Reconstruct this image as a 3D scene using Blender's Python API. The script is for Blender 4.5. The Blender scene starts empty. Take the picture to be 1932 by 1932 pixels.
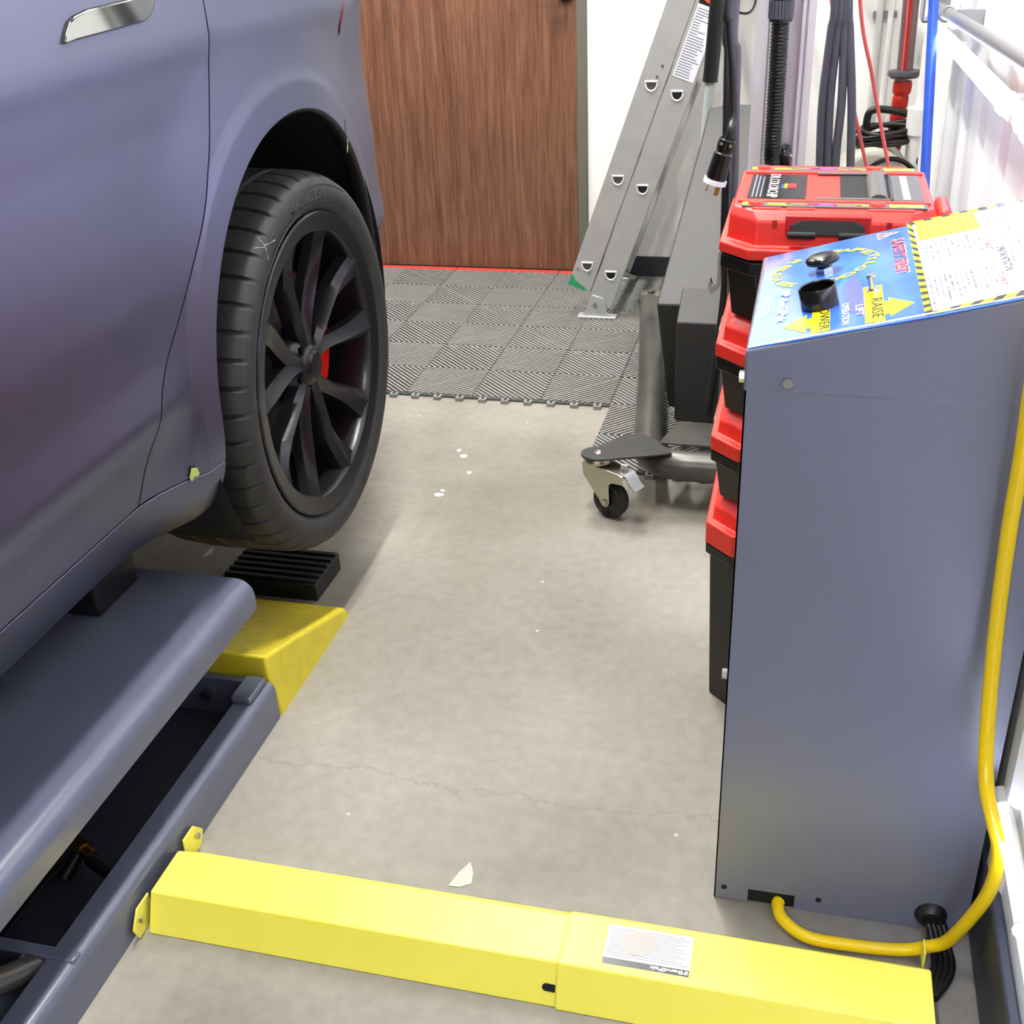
import bpy, bmesh, math, random
from mathutils import Vector, Matrix
random.seed(7)
PI = math.pi
scene = bpy.context.scene
C = scene.collection

# ------------------------------------------------------------------ camera, light, exposure
H = 1.31                                   # eye height in metres
FPX, YAW, PITCH, ROLL = 2169.1, -0.2640, 0.4947, -0.0449
fw = Vector((math.sin(YAW)*math.cos(PITCH), math.cos(YAW)*math.cos(PITCH), -math.sin(PITCH)))
r0 = Vector((math.cos(YAW), -math.sin(YAW), 0)); u0 = r0.cross(fw)
RT = r0*math.cos(ROLL) + u0*math.sin(ROLL); UP = -r0*math.sin(ROLL) + u0*math.cos(ROLL)
cd = bpy.data.cameras.new('camera'); cd.sensor_width = 36; cd.lens = 36*FPX/1932; cd.clip_start = .01
cam = bpy.data.objects.new('camera', cd); C.objects.link(cam)
cam.matrix_world = Matrix(((RT.x, UP.x, -fw.x, 0), (RT.y, UP.y, -fw.y, 0), (RT.z, UP.z, -fw.z, H), (0, 0, 0, 1)))
scene.camera = cam
vs = scene.view_settings
vs.view_transform = 'Standard'; vs.look = 'None'; vs.gamma = 1; vs.use_curve_mapping = False
vs.exposure = 0.18
w = bpy.data.worlds.new('world'); scene.world = w; w.use_nodes = True
w.node_tree.nodes['Background'].inputs[0].default_value = (.9, .95, 1, 1)
w.node_tree.nodes['Background'].inputs[1].default_value = .01
CEIL_LED = 200.0          # emission of the ceiling battens
WALL_LED = 11.0          # emission of the wall tubes
CEIL_Z = 3.1

# ------------------------------------------------------------------ pixel -> place
def ray(p):
    return RT*((p[0]-966)/FPX) - UP*((p[1]-966)/FPX) + fw
def fl(p, z=0.):
    v = ray(p); return v*((z-H)/v.z) + Vector((0, 0, H))
def pl(p, ax, val):
    v = ray(p); o = Vector((0, 0, H)); return o + v*((val-o[ax])/v[ax])

# ------------------------------------------------------------------ materials
def lin(c):
    return tuple(((x/255)/12.92 if x/255 <= .04045 else ((x/255+.055)/1.055)**2.4) for x in c)
def mat(name, rgb, rough=.5, metal=0., spec=.5, n=None, bump=None, coat=0., emit=None, trans=0., alpha=1., sheen=0.):
    """n=(scale, amount, second rgb): colour mottling; bump=(scale, strength, distance)"""
    m = bpy.data.materials.new(name); m.use_nodes = True; nt = m.node_tree; b = nt.nodes['Principled BSDF']
    c = lin(rgb) + (1,)
    b.inputs['Base Color'].default_value = c; b.inputs['Roughness'].default_value = rough
    b.inputs['Metallic'].default_value = metal; b.inputs['Specular IOR Level'].default_value = spec
    b.inputs['Coat Weight'].default_value = coat; b.inputs['Coat Roughness'].default_value = .12
    b.inputs['Transmission Weight'].default_value = trans; b.inputs['Alpha'].default_value = alpha
    if emit: b.inputs['Emission Color'].default_value = lin(emit[0])+(1,); b.inputs['Emission Strength'].default_value = emit[1]
    tc = None
    def noise(scale, detail=6):
        nonlocal tc
        if tc is None: tc = nt.nodes.new('ShaderNodeTexCoord')
        t = nt.nodes.new('ShaderNodeTexNoise'); t.inputs['Scale'].default_value = scale; t.inputs['Detail'].default_value = detail
        nt.links.new(tc.outputs['Object'], t.inputs['Vector']); return t
    if n:
        t = noise(n[0]); rp = nt.nodes.new('ShaderNodeValToRGB')
        rp.color_ramp.elements[0].position = .5-n[1]/2; rp.color_ramp.elements[1].position = .5+n[1]/2
        rp.color_ramp.elements[0].color = c; rp.color_ramp.elements[1].color = lin(n[2])+(1,)
        nt.links.new(t.outputs['Fac'], rp.inputs['Fac']); nt.links.new(rp.outputs['Color'], b.inputs['Base Color'])
    if bump:
        t = noise(bump[0], 3); bp = nt.nodes.new('ShaderNodeBump'); bp.inputs['Strength'].default_value = bump[1]; bp.inputs['Distance'].default_value = bump[2]
        nt.links.new(t.outputs['Fac'], bp.inputs['Height']); nt.links.new(bp.outputs['Normal'], b.inputs['Normal'])
    return m
M = {}
def floor_mat():
    m = bpy.data.materials.new('concrete'); m.use_nodes = True; nt = m.node_tree; b = nt.nodes['Principled BSDF']
    N = nt.nodes.new; L = nt.links.new
    tc = N('ShaderNodeTexCoord')
    def noise(s, d, ro=.6):
        t = N('ShaderNodeTexNoise'); t.inputs['Scale'].default_value = s; t.inputs['Detail'].default_value = d; t.inputs['Roughness'].default_value = ro
        L(tc.outputs['Object'], t.inputs['Vector']); return t
    def ramp(src, stops):
        r = N('ShaderNodeValToRGB'); e = r.color_ramp.elements
        while len(e) < len(stops): e.new(.5)
        for k, (p, c) in enumerate(stops): e[k].position = p; e[k].color = lin(c)+(1,)
        L(src, r.inputs['Fac']); return r
    a = ramp(noise(1.7, 8, .56).outputs['Fac'], [(.28, (128, 122, 113)), (.45, (149, 145, 136)), (.58, (158, 154, 146)), (.74, (178, 175, 166))])
    f = ramp(noise(38, 5).outputs['Fac'], [(.3, (226, 226, 226)), (.7, (255, 255, 255))])
    mx = N('ShaderNodeMix'); mx.data_type = 'RGBA'; mx.blend_type = 'MULTIPLY'; mx.inputs[0].default_value = .8
    L(a.outputs['Color'], mx.inputs[6]); L(f.outputs['Color'], mx.inputs[7])
    big = ramp(noise(.9, 3, .5).outputs['Fac'], [(.36, (214, 211, 205)), (.62, (255, 255, 255))])
    mb_ = N('ShaderNodeMix'); mb_.data_type = 'RGBA'; mb_.blend_type = 'MULTIPLY'; mb_.inputs[0].default_value = 1
    L(mx.outputs[2], mb_.inputs[6]); L(big.outputs['Color'], mb_.inputs[7]); mx = mb_
    # hairline crack running across the bay, and small pale flecks
    sx = N('ShaderNodeSeparateXYZ'); L(tc.outputs['Object'], sx.inputs[0])
    wob = noise(5.5, 8, .7)
    ma = N('ShaderNodeMath'); ma.operation = 'MULTIPLY_ADD'; ma.inputs[1].default_value = .16; ma.inputs[2].default_value = -1.47
    L(wob.outputs['Fac'], ma.inputs[0])
    ad = N('ShaderNodeMath'); ad.operation = 'ADD'; L(sx.outputs['Y'], ad.inputs[0]); L(ma.outputs[0], ad.inputs[1])
    ab = N('ShaderNodeMath'); ab.operation = 'ABSOLUTE'; L(ad.outputs[0], ab.inputs[0])
    lt = N('ShaderNodeMapRange'); lt.inputs['From Min'].default_value = .0004; lt.inputs['From Max'].default_value = .0022; lt.inputs['To Min'].default_value = .45; lt.inputs['To Max'].default_value = 0
    L(ab.outputs[0], lt.inputs['Value'])
    m2 = N('ShaderNodeMix'); m2.data_type = 'RGBA'; L(lt.outputs[0], m2.inputs[0]); L(mx.outputs[2], m2.inputs[6]); m2.inputs[7].default_value = lin((92, 86, 78))+(1,)
    vo = N('ShaderNodeTexVoronoi'); vo.inputs['Scale'].default_value = 11; L(tc.outputs['Object'], vo.inputs['Vector'])
    fk = N('ShaderNodeMapRange'); fk.inputs['From Min'].default_value = .03; fk.inputs['From Max'].default_value = .045; fk.inputs['To Min'].default_value = .55; fk.inputs['To Max'].default_value = 0
    L(vo.outputs['Distance'], fk.inputs['Value'])
    m3 = N('ShaderNodeMix'); m3.data_type = 'RGBA'; L(fk.outputs[0], m3.inputs[0]); L(m2.outputs[2], m3.inputs[6]); m3.inputs[7].default_value = lin((215, 214, 208))+(1,)
    L(m3.outputs[2], b.inputs['Base Color'])
    rr = N('ShaderNodeMapRange'); rr.inputs['To Min'].default_value = .38; rr.inputs['To Max'].default_value = .62
    L(noise(7, 6).outputs['Fac'], rr.inputs['Value']); L(rr.outputs[0], b.inputs['Roughness'])
    bp = N('ShaderNodeBump'); bp.inputs['Strength'].default_value = .15; bp.inputs['Distance'].default_value = .002
    L(noise(60, 4).outputs['Fac'], bp.inputs['Height']); L(bp.outputs['Normal'], b.inputs['Normal'])
    return m
def wood_mat():
    m = bpy.data.materials.new('walnut_door'); m.use_nodes = True; nt = m.node_tree; b = nt.nodes['Principled BSDF']
    N = nt.nodes.new; L = nt.links.new
    tc = N('ShaderNodeTexCoord'); mp = N('ShaderNodeMapping'); mp.inputs['Scale'].default_value = (26, 26, 1.1); L(tc.outputs['Object'], mp.inputs[0])
    t = N('ShaderNodeTexNoise'); t.inputs['Scale'].default_value = 2.2; t.inputs['Detail'].default_value = 9; t.inputs['Roughness'].default_value = .68; t.inputs['Distortion'].default_value = .5; L(mp.outputs[0], t.inputs['Vector'])
    mp2 = N('ShaderNodeMapping'); mp2.inputs['Scale'].default_value = (260, 260, 9); L(tc.outputs['Object'], mp2.inputs[0])
    t2 = N('ShaderNodeTexNoise'); t2.inputs['Scale'].default_value = 1; t2.inputs['Detail'].default_value = 3; L(mp2.outputs[0], t2.inputs['Vector'])
    r = N('ShaderNodeValToRGB'); e = r.color_ramp.elements; e.new(.5)
    for k, (p, c) in enumerate([(.33, (96, 64, 48)), (.5, (122, 84, 64)), (.68, (142, 101, 77))]): e[k].position = p; e[k].color = lin(c)+(1,)
    L(t.outputs['Fac'], r.inputs['Fac'])
    r2 = N('ShaderNodeValToRGB'); r2.color_ramp.elements[0].position = .36; r2.color_ramp.elements[0].color = (.62, .6, .58, 1); r2.color_ramp.elements[1].position = .5; r2.color_ramp.elements[1].color = (1, 1, 1, 1); L(t2.outputs['Fac'], r2.inputs['Fac'])
    mx = N('ShaderNodeMix'); mx.data_type = 'RGBA'; mx.blend_type = 'MULTIPLY'; mx.inputs[0].default_value = .8; L(r.outputs['Color'], mx.inputs[6]); L(r2.outputs['Color'], mx.inputs[7])
    L(mx.outputs[2], b.inputs['Base Color']); b.inputs['Roughness'].default_value = .42
    return m
def hazard_mat():
    return mat('hazard_yellow', (250, 235, 30), .3)
M['floor'] = floor_mat(); M['wood'] = wood_mat()
M['wall'] = mat('white_wall', (244, 244, 241), .55, n=(3, .5, (248, 248, 246)))
M['sheet'] = mat('white_sheet_metal', (236, 237, 238), .3)
M['ceil'] = mat('ceiling_paint', (112, 112, 112), .8)
M['wall_g'] = mat('grey_wall_paint', (112, 113, 115), .6)
M['baseboard'] = mat('vinyl_baseboard', (52, 55, 62), .45)
M['frame'] = mat('door_frame_paint', (104, 100, 88), .5)
M['paint'] = mat('satin_blue_grey_car_paint', (112, 115, 140), .40, metal=1., bump=(900, .03, .0004))
M['gap'] = mat('shadow_gap_black', (6, 6, 8), .8)
M['plastic_blk'] = mat('black_plastic', (22, 22, 24), .45, bump=(600, .1, .0004))
M['liner'] = mat('black_felt_liner', (7, 7, 8), .95)
M['rubber'] = mat('tyre_rubber', (34, 34, 36), .62, n=(30, .5, (46, 46, 47)), bump=(300, .12, .0006))
M['rubber_txt'] = mat('tyre_lettering', (58, 58, 60), .5)
M['rim'] = mat('satin_black_alloy', (50, 50, 55), .28, metal=.7)
M['red_cal'] = mat('red_calliper', (225, 24, 10), .3)
M['disc'] = mat('brake_disc_steel', (120, 116, 112), .4, metal=.9)
M['chrome'] = mat('dark_chrome', (150, 152, 150), .06, metal=1)
M['lens'] = mat('tail_light_lens', (120, 40, 25), .1, coat=.5)
M['tape'] = mat('masking_tape', (205, 222, 130), .7)
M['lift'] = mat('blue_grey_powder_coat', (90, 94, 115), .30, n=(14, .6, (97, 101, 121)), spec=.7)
M['lift_in'] = mat('blue_grey_powder_coat_dark', (46, 48, 60), .5, n=(14, .6, (38, 40, 50)))  # darker tone of the coat for inner lift parts
M['console'] = mat('console_grey_enamel', (110, 113, 132), .34, spec=.6, bump=(500, .04, .0004))
M['yellow'] = mat('yellow_enamel', (251, 242, 100), .38, n=(9, .5, (248, 236, 84)), spec=.5)
M['yellow_scuff'] = mat('yellow_enamel_scuffed', (206, 190, 44), .42, n=(22, .22, (216, 200, 48)))
M['hose_y'] = mat('yellow_hose_rubber', (240, 205, 12), .3)
M['zinc'] = mat('zinc_plated_steel', (190, 192, 188), .25, metal=1)
M['zinc_y'] = mat('yellow_zinc_steel', (200, 198, 178), .28, metal=1)
M['brass'] = mat('brass', (190, 150, 70), .3, metal=1)
M['alu'] = mat('mill_aluminium', (196, 196, 194), .42, metal=.45, n=(18, .5, (184, 184, 184)))
M['alu_s'] = mat('anodised_aluminium', (220, 220, 228), .35, metal=.2)
M['blackpc'] = mat('black_hammer_powder_coat', (26, 26, 27), .5, n=(420, .25, (46, 46, 46)), bump=(700, .5, .001))
M['tube_blk'] = mat('worn_black_steel', (44, 44, 44), .34, n=(9, .5, (88, 85, 80)), metal=.2)
M['red_box'] = mat('red_plastic', (232, 52, 42), .42, bump=(500, .08, .0004))
M['blk_box'] = mat('black_toolbox_plastic', (15, 15, 15), .42, n=(220, .12, (24, 24, 24)), bump=(500, .1, .0004))
M['grey_box'] = mat('grey_rubber_strip', (84, 84, 84), .6)
M['blk'] = mat('black_gloss', (14, 14, 15), .22)
M['cord'] = mat('cable_rubber', (78, 78, 88), .42)
M['cord_blk'] = mat('black_cable', (18, 18, 19), .4)
M['cordred'] = mat('red_cord', (226, 96, 98), .5)
M['redtool'] = mat('red_grip', (196, 40, 26), .4)
M['cleartube'] = mat('smoked_tube', (120, 96, 96), .15, coat=.6)
M['blue_pole'] = mat('blue_pole', (52, 92, 196), .25)
M['pvc'] = mat('white_pvc', (238, 238, 236), .3)
M['galv'] = mat('galvanised_conduit', (176, 178, 180), .3, metal=.9)
M['cream'] = mat('cream_machine_plastic', (196, 192, 178), .4)
M['tile'] = mat('grey_floor_tile', (130, 131, 128), .5, n=(3, .5, (140, 140, 136)))
M['tile_d'] = mat('grey_floor_tile_gap_shade', (84, 85, 84), .8)  # darker base plate: shade between the ribs put into its colour
M['tile_r'] = mat('red_tile_edge', (214, 58, 48), .5)
M['blue'] = mat('blue_panel_print', (48, 104, 226), .16, n=(7, .3, (74, 132, 240)), coat=.5)  # lighter blue clouds put reflections into the panel colour
M['pale_blue'] = mat('pale_blue_print', (190, 205, 250), .3)
M['purple'] = mat('violet_panel_print', (96, 104, 232), .2)
M['wht'] = mat('white_print', (232, 233, 240), .25)
M['yel'] = mat('yellow_print', (255, 240, 30), .25)
M['redp'] = mat('red_print', (222, 34, 50), .25)
M['blkp'] = mat('black_print', (28, 28, 28), .3)
M['greyp'] = mat('grey_print', (128, 130, 146), .4)
M['lime'] = mat('lime_print', (186, 232, 50), .3)
M['orange'] = mat('orange_print', (250, 120, 40), .3)
M['magenta'] = mat('magenta_print', (232, 60, 160), .3)
M['green'] = mat('green_paint', (40, 150, 96), .4)
M['label'] = mat('paper_label', (214, 212, 206), .35)
M['scrap'] = mat('pale_scrap', (206, 204, 194), .7)
M['glass'] = mat('dark_tinted_glass', (14, 16, 20), .05, coat=.5)
M['led'] = mat('led_tube', (255, 255, 255), .4, emit=((205, 214, 255), WALL_LED))
M['led_low'] = mat('led_tube_low', (255, 255, 255), .4, emit=((205, 214, 255), WALL_LED*1.7))  # emits more strongly than the other wall tubes
M['led_c'] = mat('led_batten_diffuser', (255, 255, 255), .4, emit=((255, 252, 246), CEIL_LED))

# ------------------------------------------------------------------ mesh helpers
class MB:
    def __init__(s): s.v = []; s.f = []; s.mi = []; s.cur = 0
    def add(s, vs_, fs):
        o = len(s.v); s.v += [tuple(a) for a in vs_]
        for f in fs: s.f.append(tuple(i+o for i in f)); s.mi.append(s.cur)
        return s
    def box(s, a, b):
        x0, y0, z0 = (min(a[i], b[i]) for i in range(3)); x1, y1, z1 = (max(a[i], b[i]) for i in range(3))
        return s.add([(x0, y0, z0), (x1, y0, z0), (x1, y1, z0), (x0, y1, z0), (x0, y0, z1), (x1, y0, z1), (x1, y1, z1), (x0, y1, z1)],
                     [(0, 3, 2, 1), (4, 5, 6, 7), (0, 1, 5, 4), (1, 2, 6, 5), (2, 3, 7, 6), (3, 0, 4, 7)])
    def loft(s, rings, cap=True, close=True):
        n = len(rings[0]); vs_ = [p for r in rings for p in r]; fs = []
        for k in range(len(rings)-1):
            for i in range(n if close else n-1):
                j = (i+1) % n; fs.append((k*n+i, k*n+j, (k+1)*n+j, (k+1)*n+i))
        if cap: fs.append(tuple(range(n-1, -1, -1))); fs.append(tuple(range((len(rings)-1)*n, len(rings)*n)))
        return s.add(vs_, fs)
    def prism(s, poly, vec):
        vec = Vector(vec); return s.loft([[Vector(p) for p in poly], [Vector(p)+vec for p in poly]])
    def tube(s, path, r, n=10, cap=True):
        path = [Vector(p) for p in path]; rings = []
        rs = r if isinstance(r, (list, tuple)) else [r]*len(path)
        t0 = (path[1]-path[0]).normalized(); ref = Vector((0, 0, 1)) if abs(t0.z) < .9 else Vector((1, 0, 0))
        nrm = t0.cross(ref).normalized()
        for k, p in enumerate(path):
            t = (path[min(k+1, len(path)-1)]-path[max(k-1, 0)]).normalized()
            nrm = (nrm-t*nrm.dot(t)).normalized(); bn = t.cross(nrm)
            rings.append([p+(nrm*math.cos(a)+bn*math.sin(a))*rs[k] for a in (2*PI*i/n for i in range(n))])
        return s.loft(rings, cap)
    def cyl(s, a, b, r, n=20, r2=None): return s.tube([a, b], [r, r if r2 is None else r2], n)
    def lathe(s, prof, c, ax, n=32, cap=False):
        """prof: (radius, along axis) pairs; ax a unit vector"""
        ax = Vector(ax).normalized(); c = Vector(c); ref = Vector((0, 0, 1)) if abs(ax.z) < .9 else Vector((1, 0, 0))
        e1 = ax.cross(ref).normalized(); e2 = ax.cross(e1); m_ = len(prof); vs_ = []; fs = []
        for i in range(n):
            a = 2*PI*i/n; d = e1*math.cos(a)+e2*math.sin(a)
            vs_ += [c+d*r+ax*h for r, h in prof]
        for i in range(n):
            j = (i+1) % n
            for k in range(m_-1): fs.append((i*m_+k, j*m_+k, j*m_+k+1, i*m_+k+1))
        return s.add(vs_, fs)
    def grid(s, rows):
        n = len(rows[0]); fs = []
        for k in range(len(rows)-1):
            for i in range(n-1): fs.append((k*n+i, k*n+i+1, (k+1)*n+i+1, (k+1)*n+i))
        return s.add([p for r in rows for p in r], fs)
    def build(s, name, m, parent=None, smooth=35, bevel=0, seg=2, origin=None, fix=True):
        me = bpy.data.meshes.new(name)
        o_ = Vector(origin) if origin is not None else Vector((0, 0, 0))
        me.from_pydata([tuple(Vector(v)-o_) for v in s.v], [], s.f)
        for mm in (m if isinstance(m, (list, tuple)) else [m]): me.materials.append(M[mm] if isinstance(mm, str) else mm)
        me.polygons.foreach_set('material_index', s.mi)
        if fix:
            b = bmesh.new(); b.from_mesh(me); bmesh.ops.recalc_face_normals(b, faces=b.faces); b.to_mesh(me); b.free()
        if smooth:
            me.polygons.foreach_set('use_smooth', [True]*len(me.polygons)); me.set_sharp_from_angle(angle=math.radians(smooth))
        o = bpy.data.objects.new(name, me); C.objects.link(o); o.location = o_
        if bevel:
            bv = o.modifiers.new('bevel', 'BEVEL'); bv.width = bevel; bv.segments = seg; bv.limit_method = 'ANGLE'; bv.angle_limit = math.radians(30); bv.harden_normals = False
        if parent is not None: par(o, parent)
        return o
def par(o, p):
    o.parent = p; bpy.context.view_layer.update(); o.matrix_parent_inverse = p.matrix_world.inverted()
def tag(o, label, cat, group=None):
    o['label'] = label; o['category'] = cat
    if group: o['group'] = group
    return o
def thing(name, label, cat, loc, group=None):
    o = bpy.data.objects.new(name, None); C.objects.link(o); o.location = loc; o.empty_display_size = .05
    bpy.context.view_layer.update(); return tag(o, label, cat, group)
def struct(o): o['kind'] = 'structure'; return o
def spline(pts, n=8):
    P_ = [Vector(p) for p in pts]; out = []
    for k in range(len(P_)-1):
        a, b, c, d = P_[max(k-1, 0)], P_[k], P_[k+1], P_[min(k+2, len(P_)-1)]
        for i in range(n):
            t = i/n; out.append(.5*((2*b)+(c-a)*t+(2*a-5*b+4*c-d)*t*t+(3*b-a-3*c+d)*t**3))
    return out+[P_[-1]]
def rect_ring(hx, hy, ch, z, c=(0, 0)):
    p = [(-hx+ch, -hy), (hx-ch, -hy), (hx, -hy+ch), (hx, hy-ch), (hx-ch, hy), (-hx+ch, hy), (-hx, hy-ch), (-hx, -hy+ch)]
    return [(x+c[0], y+c[1], z) for x, y in p]
def text_mesh(s, bold=0.):
    cu = bpy.data.curves.new('lettering', 'FONT'); cu.body = s; cu.size = 1; cu.align_x = 'LEFT'; cu.offset = bold; cu.resolution_u = 2
    o = bpy.data.objects.new('lettering', cu); C.objects.link(o)
    me = bpy.data.meshes.new_from_object(o.evaluated_get(bpy.context.evaluated_depsgraph_get()))
    bpy.data.objects.remove(o); bpy.data.curves.remove(cu)
    return me
def text_in(name, s, org, ex, ey, length, height, m, parent, bold=.01, lift=.0004, anchor=(0, 0)):
    """flat lettering: ex, ey unit vectors in the surface; fitted to length x height; anchor 0..1"""
    me = text_mesh(s, bold); xs = [v.co.x for v in me.vertices]; ys = [v.co.y for v in me.vertices]
    x0, x1, y0, y1 = min(xs), max(xs), min(ys), max(ys); ex = Vector(ex).normalized(); ey = Vector(ey).normalized(); nn = ex.cross(ey)
    for v in me.vertices:
        a = ((v.co.x-x0)/(x1-x0)-anchor[0])*length; b = ((v.co.y-y0)/(y1-y0)-anchor[1])*height
        v.co = Vector(org)+ex*a+ey*b+nn*lift
    me.materials.clear(); me.materials.append(M[m]); me.name = name
    o = bpy.data.objects.new(name, me); C.objects.link(o); par(o, parent); return o

# ------------------------------------------------------------------ THE ROOM
XW = .313; YB = 4.235                       # right wall, back wall
MB().box((-5, -4, -.1), (XW+.06, YB+.2, 0)).build('floor', 'floor', smooth=0)
struct(bpy.data.objects['floor'])
struct(MB().box((-5, -4, CEIL_Z), (XW+.06, YB+.2, CEIL_Z+.08)).build('ceiling', 'ceil', smooth=0))
struct(MB().box((-5.08, -4, 0), (-5, YB+.2, CEIL_Z)).build('wall_left', 'wall_g', smooth=0))
struct(MB().box((-5, -4.08, 0), (XW+.06, -4, CEIL_Z)).build('wall_front', 'wall_g', smooth=0))
DX1 = -.8352; FX1 = -.797; DX0 = -2.20; DTOP = 2.13
bw = MB().box((FX1, YB, 0), (XW+.06, YB+.12, CEIL_Z)).box((-5, YB, 0), (DX0-.04, YB+.12, CEIL_Z)).box((DX0-.04, YB, DTOP+.04), (FX1, YB+.12, CEIL_Z))
struct(bw.build('wall_back', 'wall', smooth=0))
# the right wall: ribbed white sheet metal
rows = []
ys = []; y = -4.0
while y < YB:
    ys += [(y, 0), (y+.018, .012), (y+.055, .012), (y+.073, 0)]; y += .305
ys.append((YB, 0))
rw = MB(); rw.loft([[(XW-d, yy, z) for yy, d in ys]+[(XW+.06, YB, z), (XW+.06, -4, z)] for z in (0, CEIL_Z)])
struct(rw.build('wall_right', 'sheet', smooth=0))
bb = MB().box((XW-.016, -4, 0), (XW, YB, .143)).build('baseboard_right', 'baseboard', bevel=.004); struct(bb)
struct(MB().box((FX1, YB-.008, 0), (XW-.016, YB, .087)).build('baseboard_back', 'baseboard', bevel=.002))
# door
d = struct(MB().box((DX0, YB+.055, .008), (DX1, YB+.10, DTOP)).build('door_1', 'wood', smooth=0))
fr = MB().box((DX1, YB-.012, 0), (FX1, YB+.12, DTOP+.04)).box((DX0-.04, YB-.012, 0), (DX0, YB+.12, DTOP+.04)).box((DX0, YB-.012, DTOP), (DX1, YB+.12, DTOP+.04))
fr.build('door_frame', 'frame', d, bevel=.003)
MB().box((DX0, YB+.02, 0), (DX1, YB+.12, .006)).build('threshold', 'plastic_blk', d)
hp = pl((1064, -14), 1, YB+.02)
hm = MB().cyl((hp.x, YB+.055, hp.z), (hp.x, YB+.046, hp.z), .03, 24).cyl((hp.x, YB+.05, hp.z), (hp.x, YB+.0, hp.z), .009).tube([(hp.x, YB+.005, hp.z), (hp.x-.03, YB, hp.z), (hp.x-.11, YB+.004, hp.z+.002)], .009, 12)
o = hm.build('door_handle', 'blk', d); o['label'] = 'dark lever handle'
# ceiling battens (out of the picture, they light the bay)
def batten(loc, L, label):
    t = thing('ceiling_light', label, 'light', (loc[0], loc[1], CEIL_Z), 'ceiling LED battens')
    MB().box((loc[0]-.055, loc[1]-L/2, CEIL_Z-.04), (loc[0]+.055, loc[1]+L/2, CEIL_Z)).build('housing', 'pvc', t)
    MB().box((loc[0]-.05, loc[1]-L/2+.01, CEIL_Z-.055), (loc[0]+.05, loc[1]+L/2-.01, CEIL_Z-.0402)).build('diffuser', 'led_c', t)
for x, y in ((-.55, -1.9), (-.60, 1.75), (-.85, 3.35), (-2.1, 3.35)):
    batten((x, y), 1.1, 'long white LED batten fixed to the ceiling')

# ------------------------------------------------------------------ wall lights and conduit (right wall)
A = Vector((.250, 2.985, .996)); B = Vector((.268, 1.745, 1.012)); dv = (B-A).normalized()
def wall_tube(a, b, label, posts, r=.0145, lm='led'):
    t = thing('wall_light_tube', label, 'light', (a+b)/2, None)
    ang = [math.radians(80+k*200/12) for k in range(13)]          # diffuser faces the room
    sec = [Vector((math.cos(g)*r, 0, math.sin(g)*r)) for g in ang]
    MB().loft([[q+v for v in sec] for q in (a, b)]).build('lit_tube', lm, t)
    ang = [math.radians(-80+k*160/8) for k in range(9)]
    sec = [Vector((math.cos(g)*(r+.001)+.0006, 0, math.sin(g)*(r+.001))) for g in ang]
    MB().loft([[q+v for v in sec] for q in (a, b)]).build('tube_back', 'pvc', t)
    for q, sgn in ((a, -1), (b, 1)):
        e2 = MB().cyl(q, q+(b-a).normalized()*.03*sgn, r+.002, 16); e2.build('end_cap', 'pvc', t)
    for k in posts:
        q = a.lerp(b, k); MB().box((q.x+.008, q.y-.012, q.z-.012), (XW-.003, q.y+.012, q.z+.012)).tube([(q.x+(r+.002)*math.cos(g), q.y, q.z+(r+.002)*math.sin(g)) for g in [PI*2*i/12 for i in range(13)]], .0025, 6).build('clip', 'pvc', t)
wall_tube(A, B, 'glowing white tube lamp on wall, running towards the blue pole', (.12, .9))
wall_tube(B+dv*.045, B+dv*1.3, 'glowing white tube lamp on wall above the control console', (.05, .9))
wall_tube(Vector((.2985, 1.204, .268)), Vector((.2985, -.1, .268)), 'glowing white tube lamp low on wall beside the console foot', (.15, .9), .0105, 'led_low')
ct = thing('metal_conduit', 'galvanised metal pipe running along the white ribbed wall above lamp', 'pipe', (.27, 2, 1.05))
ca, cb = Vector((.250, 3.06, 1.035)), Vector((.295, 1.2, 1.09))
MB().cyl(ca, cb, .0125, 16).build('pipe', 'galv', ct)
MB().cyl(ca.lerp(cb, .10), ca.lerp(cb, .135), .0145, 16).build('coupling', 'galv', ct)
MB().box((ca.x-.03, ca.y-.0, ca.z-.035), (ca.x+.03, ca.y+.10, ca.z+.04)).build('junction_box', 'galv', ct, bevel=.004)
for k in (.2, .7):
    q = ca.lerp(cb, k); MB().box((q.x, q.y-.008, q.z-.016), (XW-.001, q.y+.008, q.z+.016)).build('strap', 'galv', ct)

# ------------------------------------------------------------------ FLOOR TILES
Q = .205; T = .41
def tile_mesh():
    mb = MB(); mb.cur = 1; mb.box((-.205, -.205, 0), (.205, .205, .006)); mb.cur = 0
    hw = .0036; z0, z1 = .006, .0125
    for sx in (1, -1):
        for sy in (1, -1):
            c = .012
            while c < 2*Q-.004:
                a = (max(0, c-Q), min(c, Q)); b = (min(c, Q), max(0, c-Q)); k = hw*.7071
                P4 = [(a[0]-k, a[1]-k), (b[0]-k, b[1]-k), (b[0]+k, b[1]+k), (a[0]+k, a[1]+k)]
                P4 = [(min(max(x, 0), Q)*sx, min(max(y, 0), Q)*sy) for x, y in P4]
                mb.add([(x, y, z0) for x, y in P4]+[(x, y, z1) for x, y in P4], [(4, 5, 6, 7), (0, 1, 5, 4), (1, 2, 6, 5), (2, 3, 7, 6), (3, 0, 4, 7)])
                c += .0185
    for k in range(6):                      # loop connectors along two edges
        q = -.171+k*.0684
        mb.box((q-.011, -.221, 0), (q-.005, -.204, .010)); mb.box((q+.005, -.221, 0), (q+.011, -.204, .010)); mb.box((q-.011, -.226, 0), (q+.011, -.220, .010))
    return mb
tiles = thing('interlocking_floor_mat', 'grey ribbed interlocking tile flooring in front of the wooden door', 'floor mat', (-.507, 3.012, 0))
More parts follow.
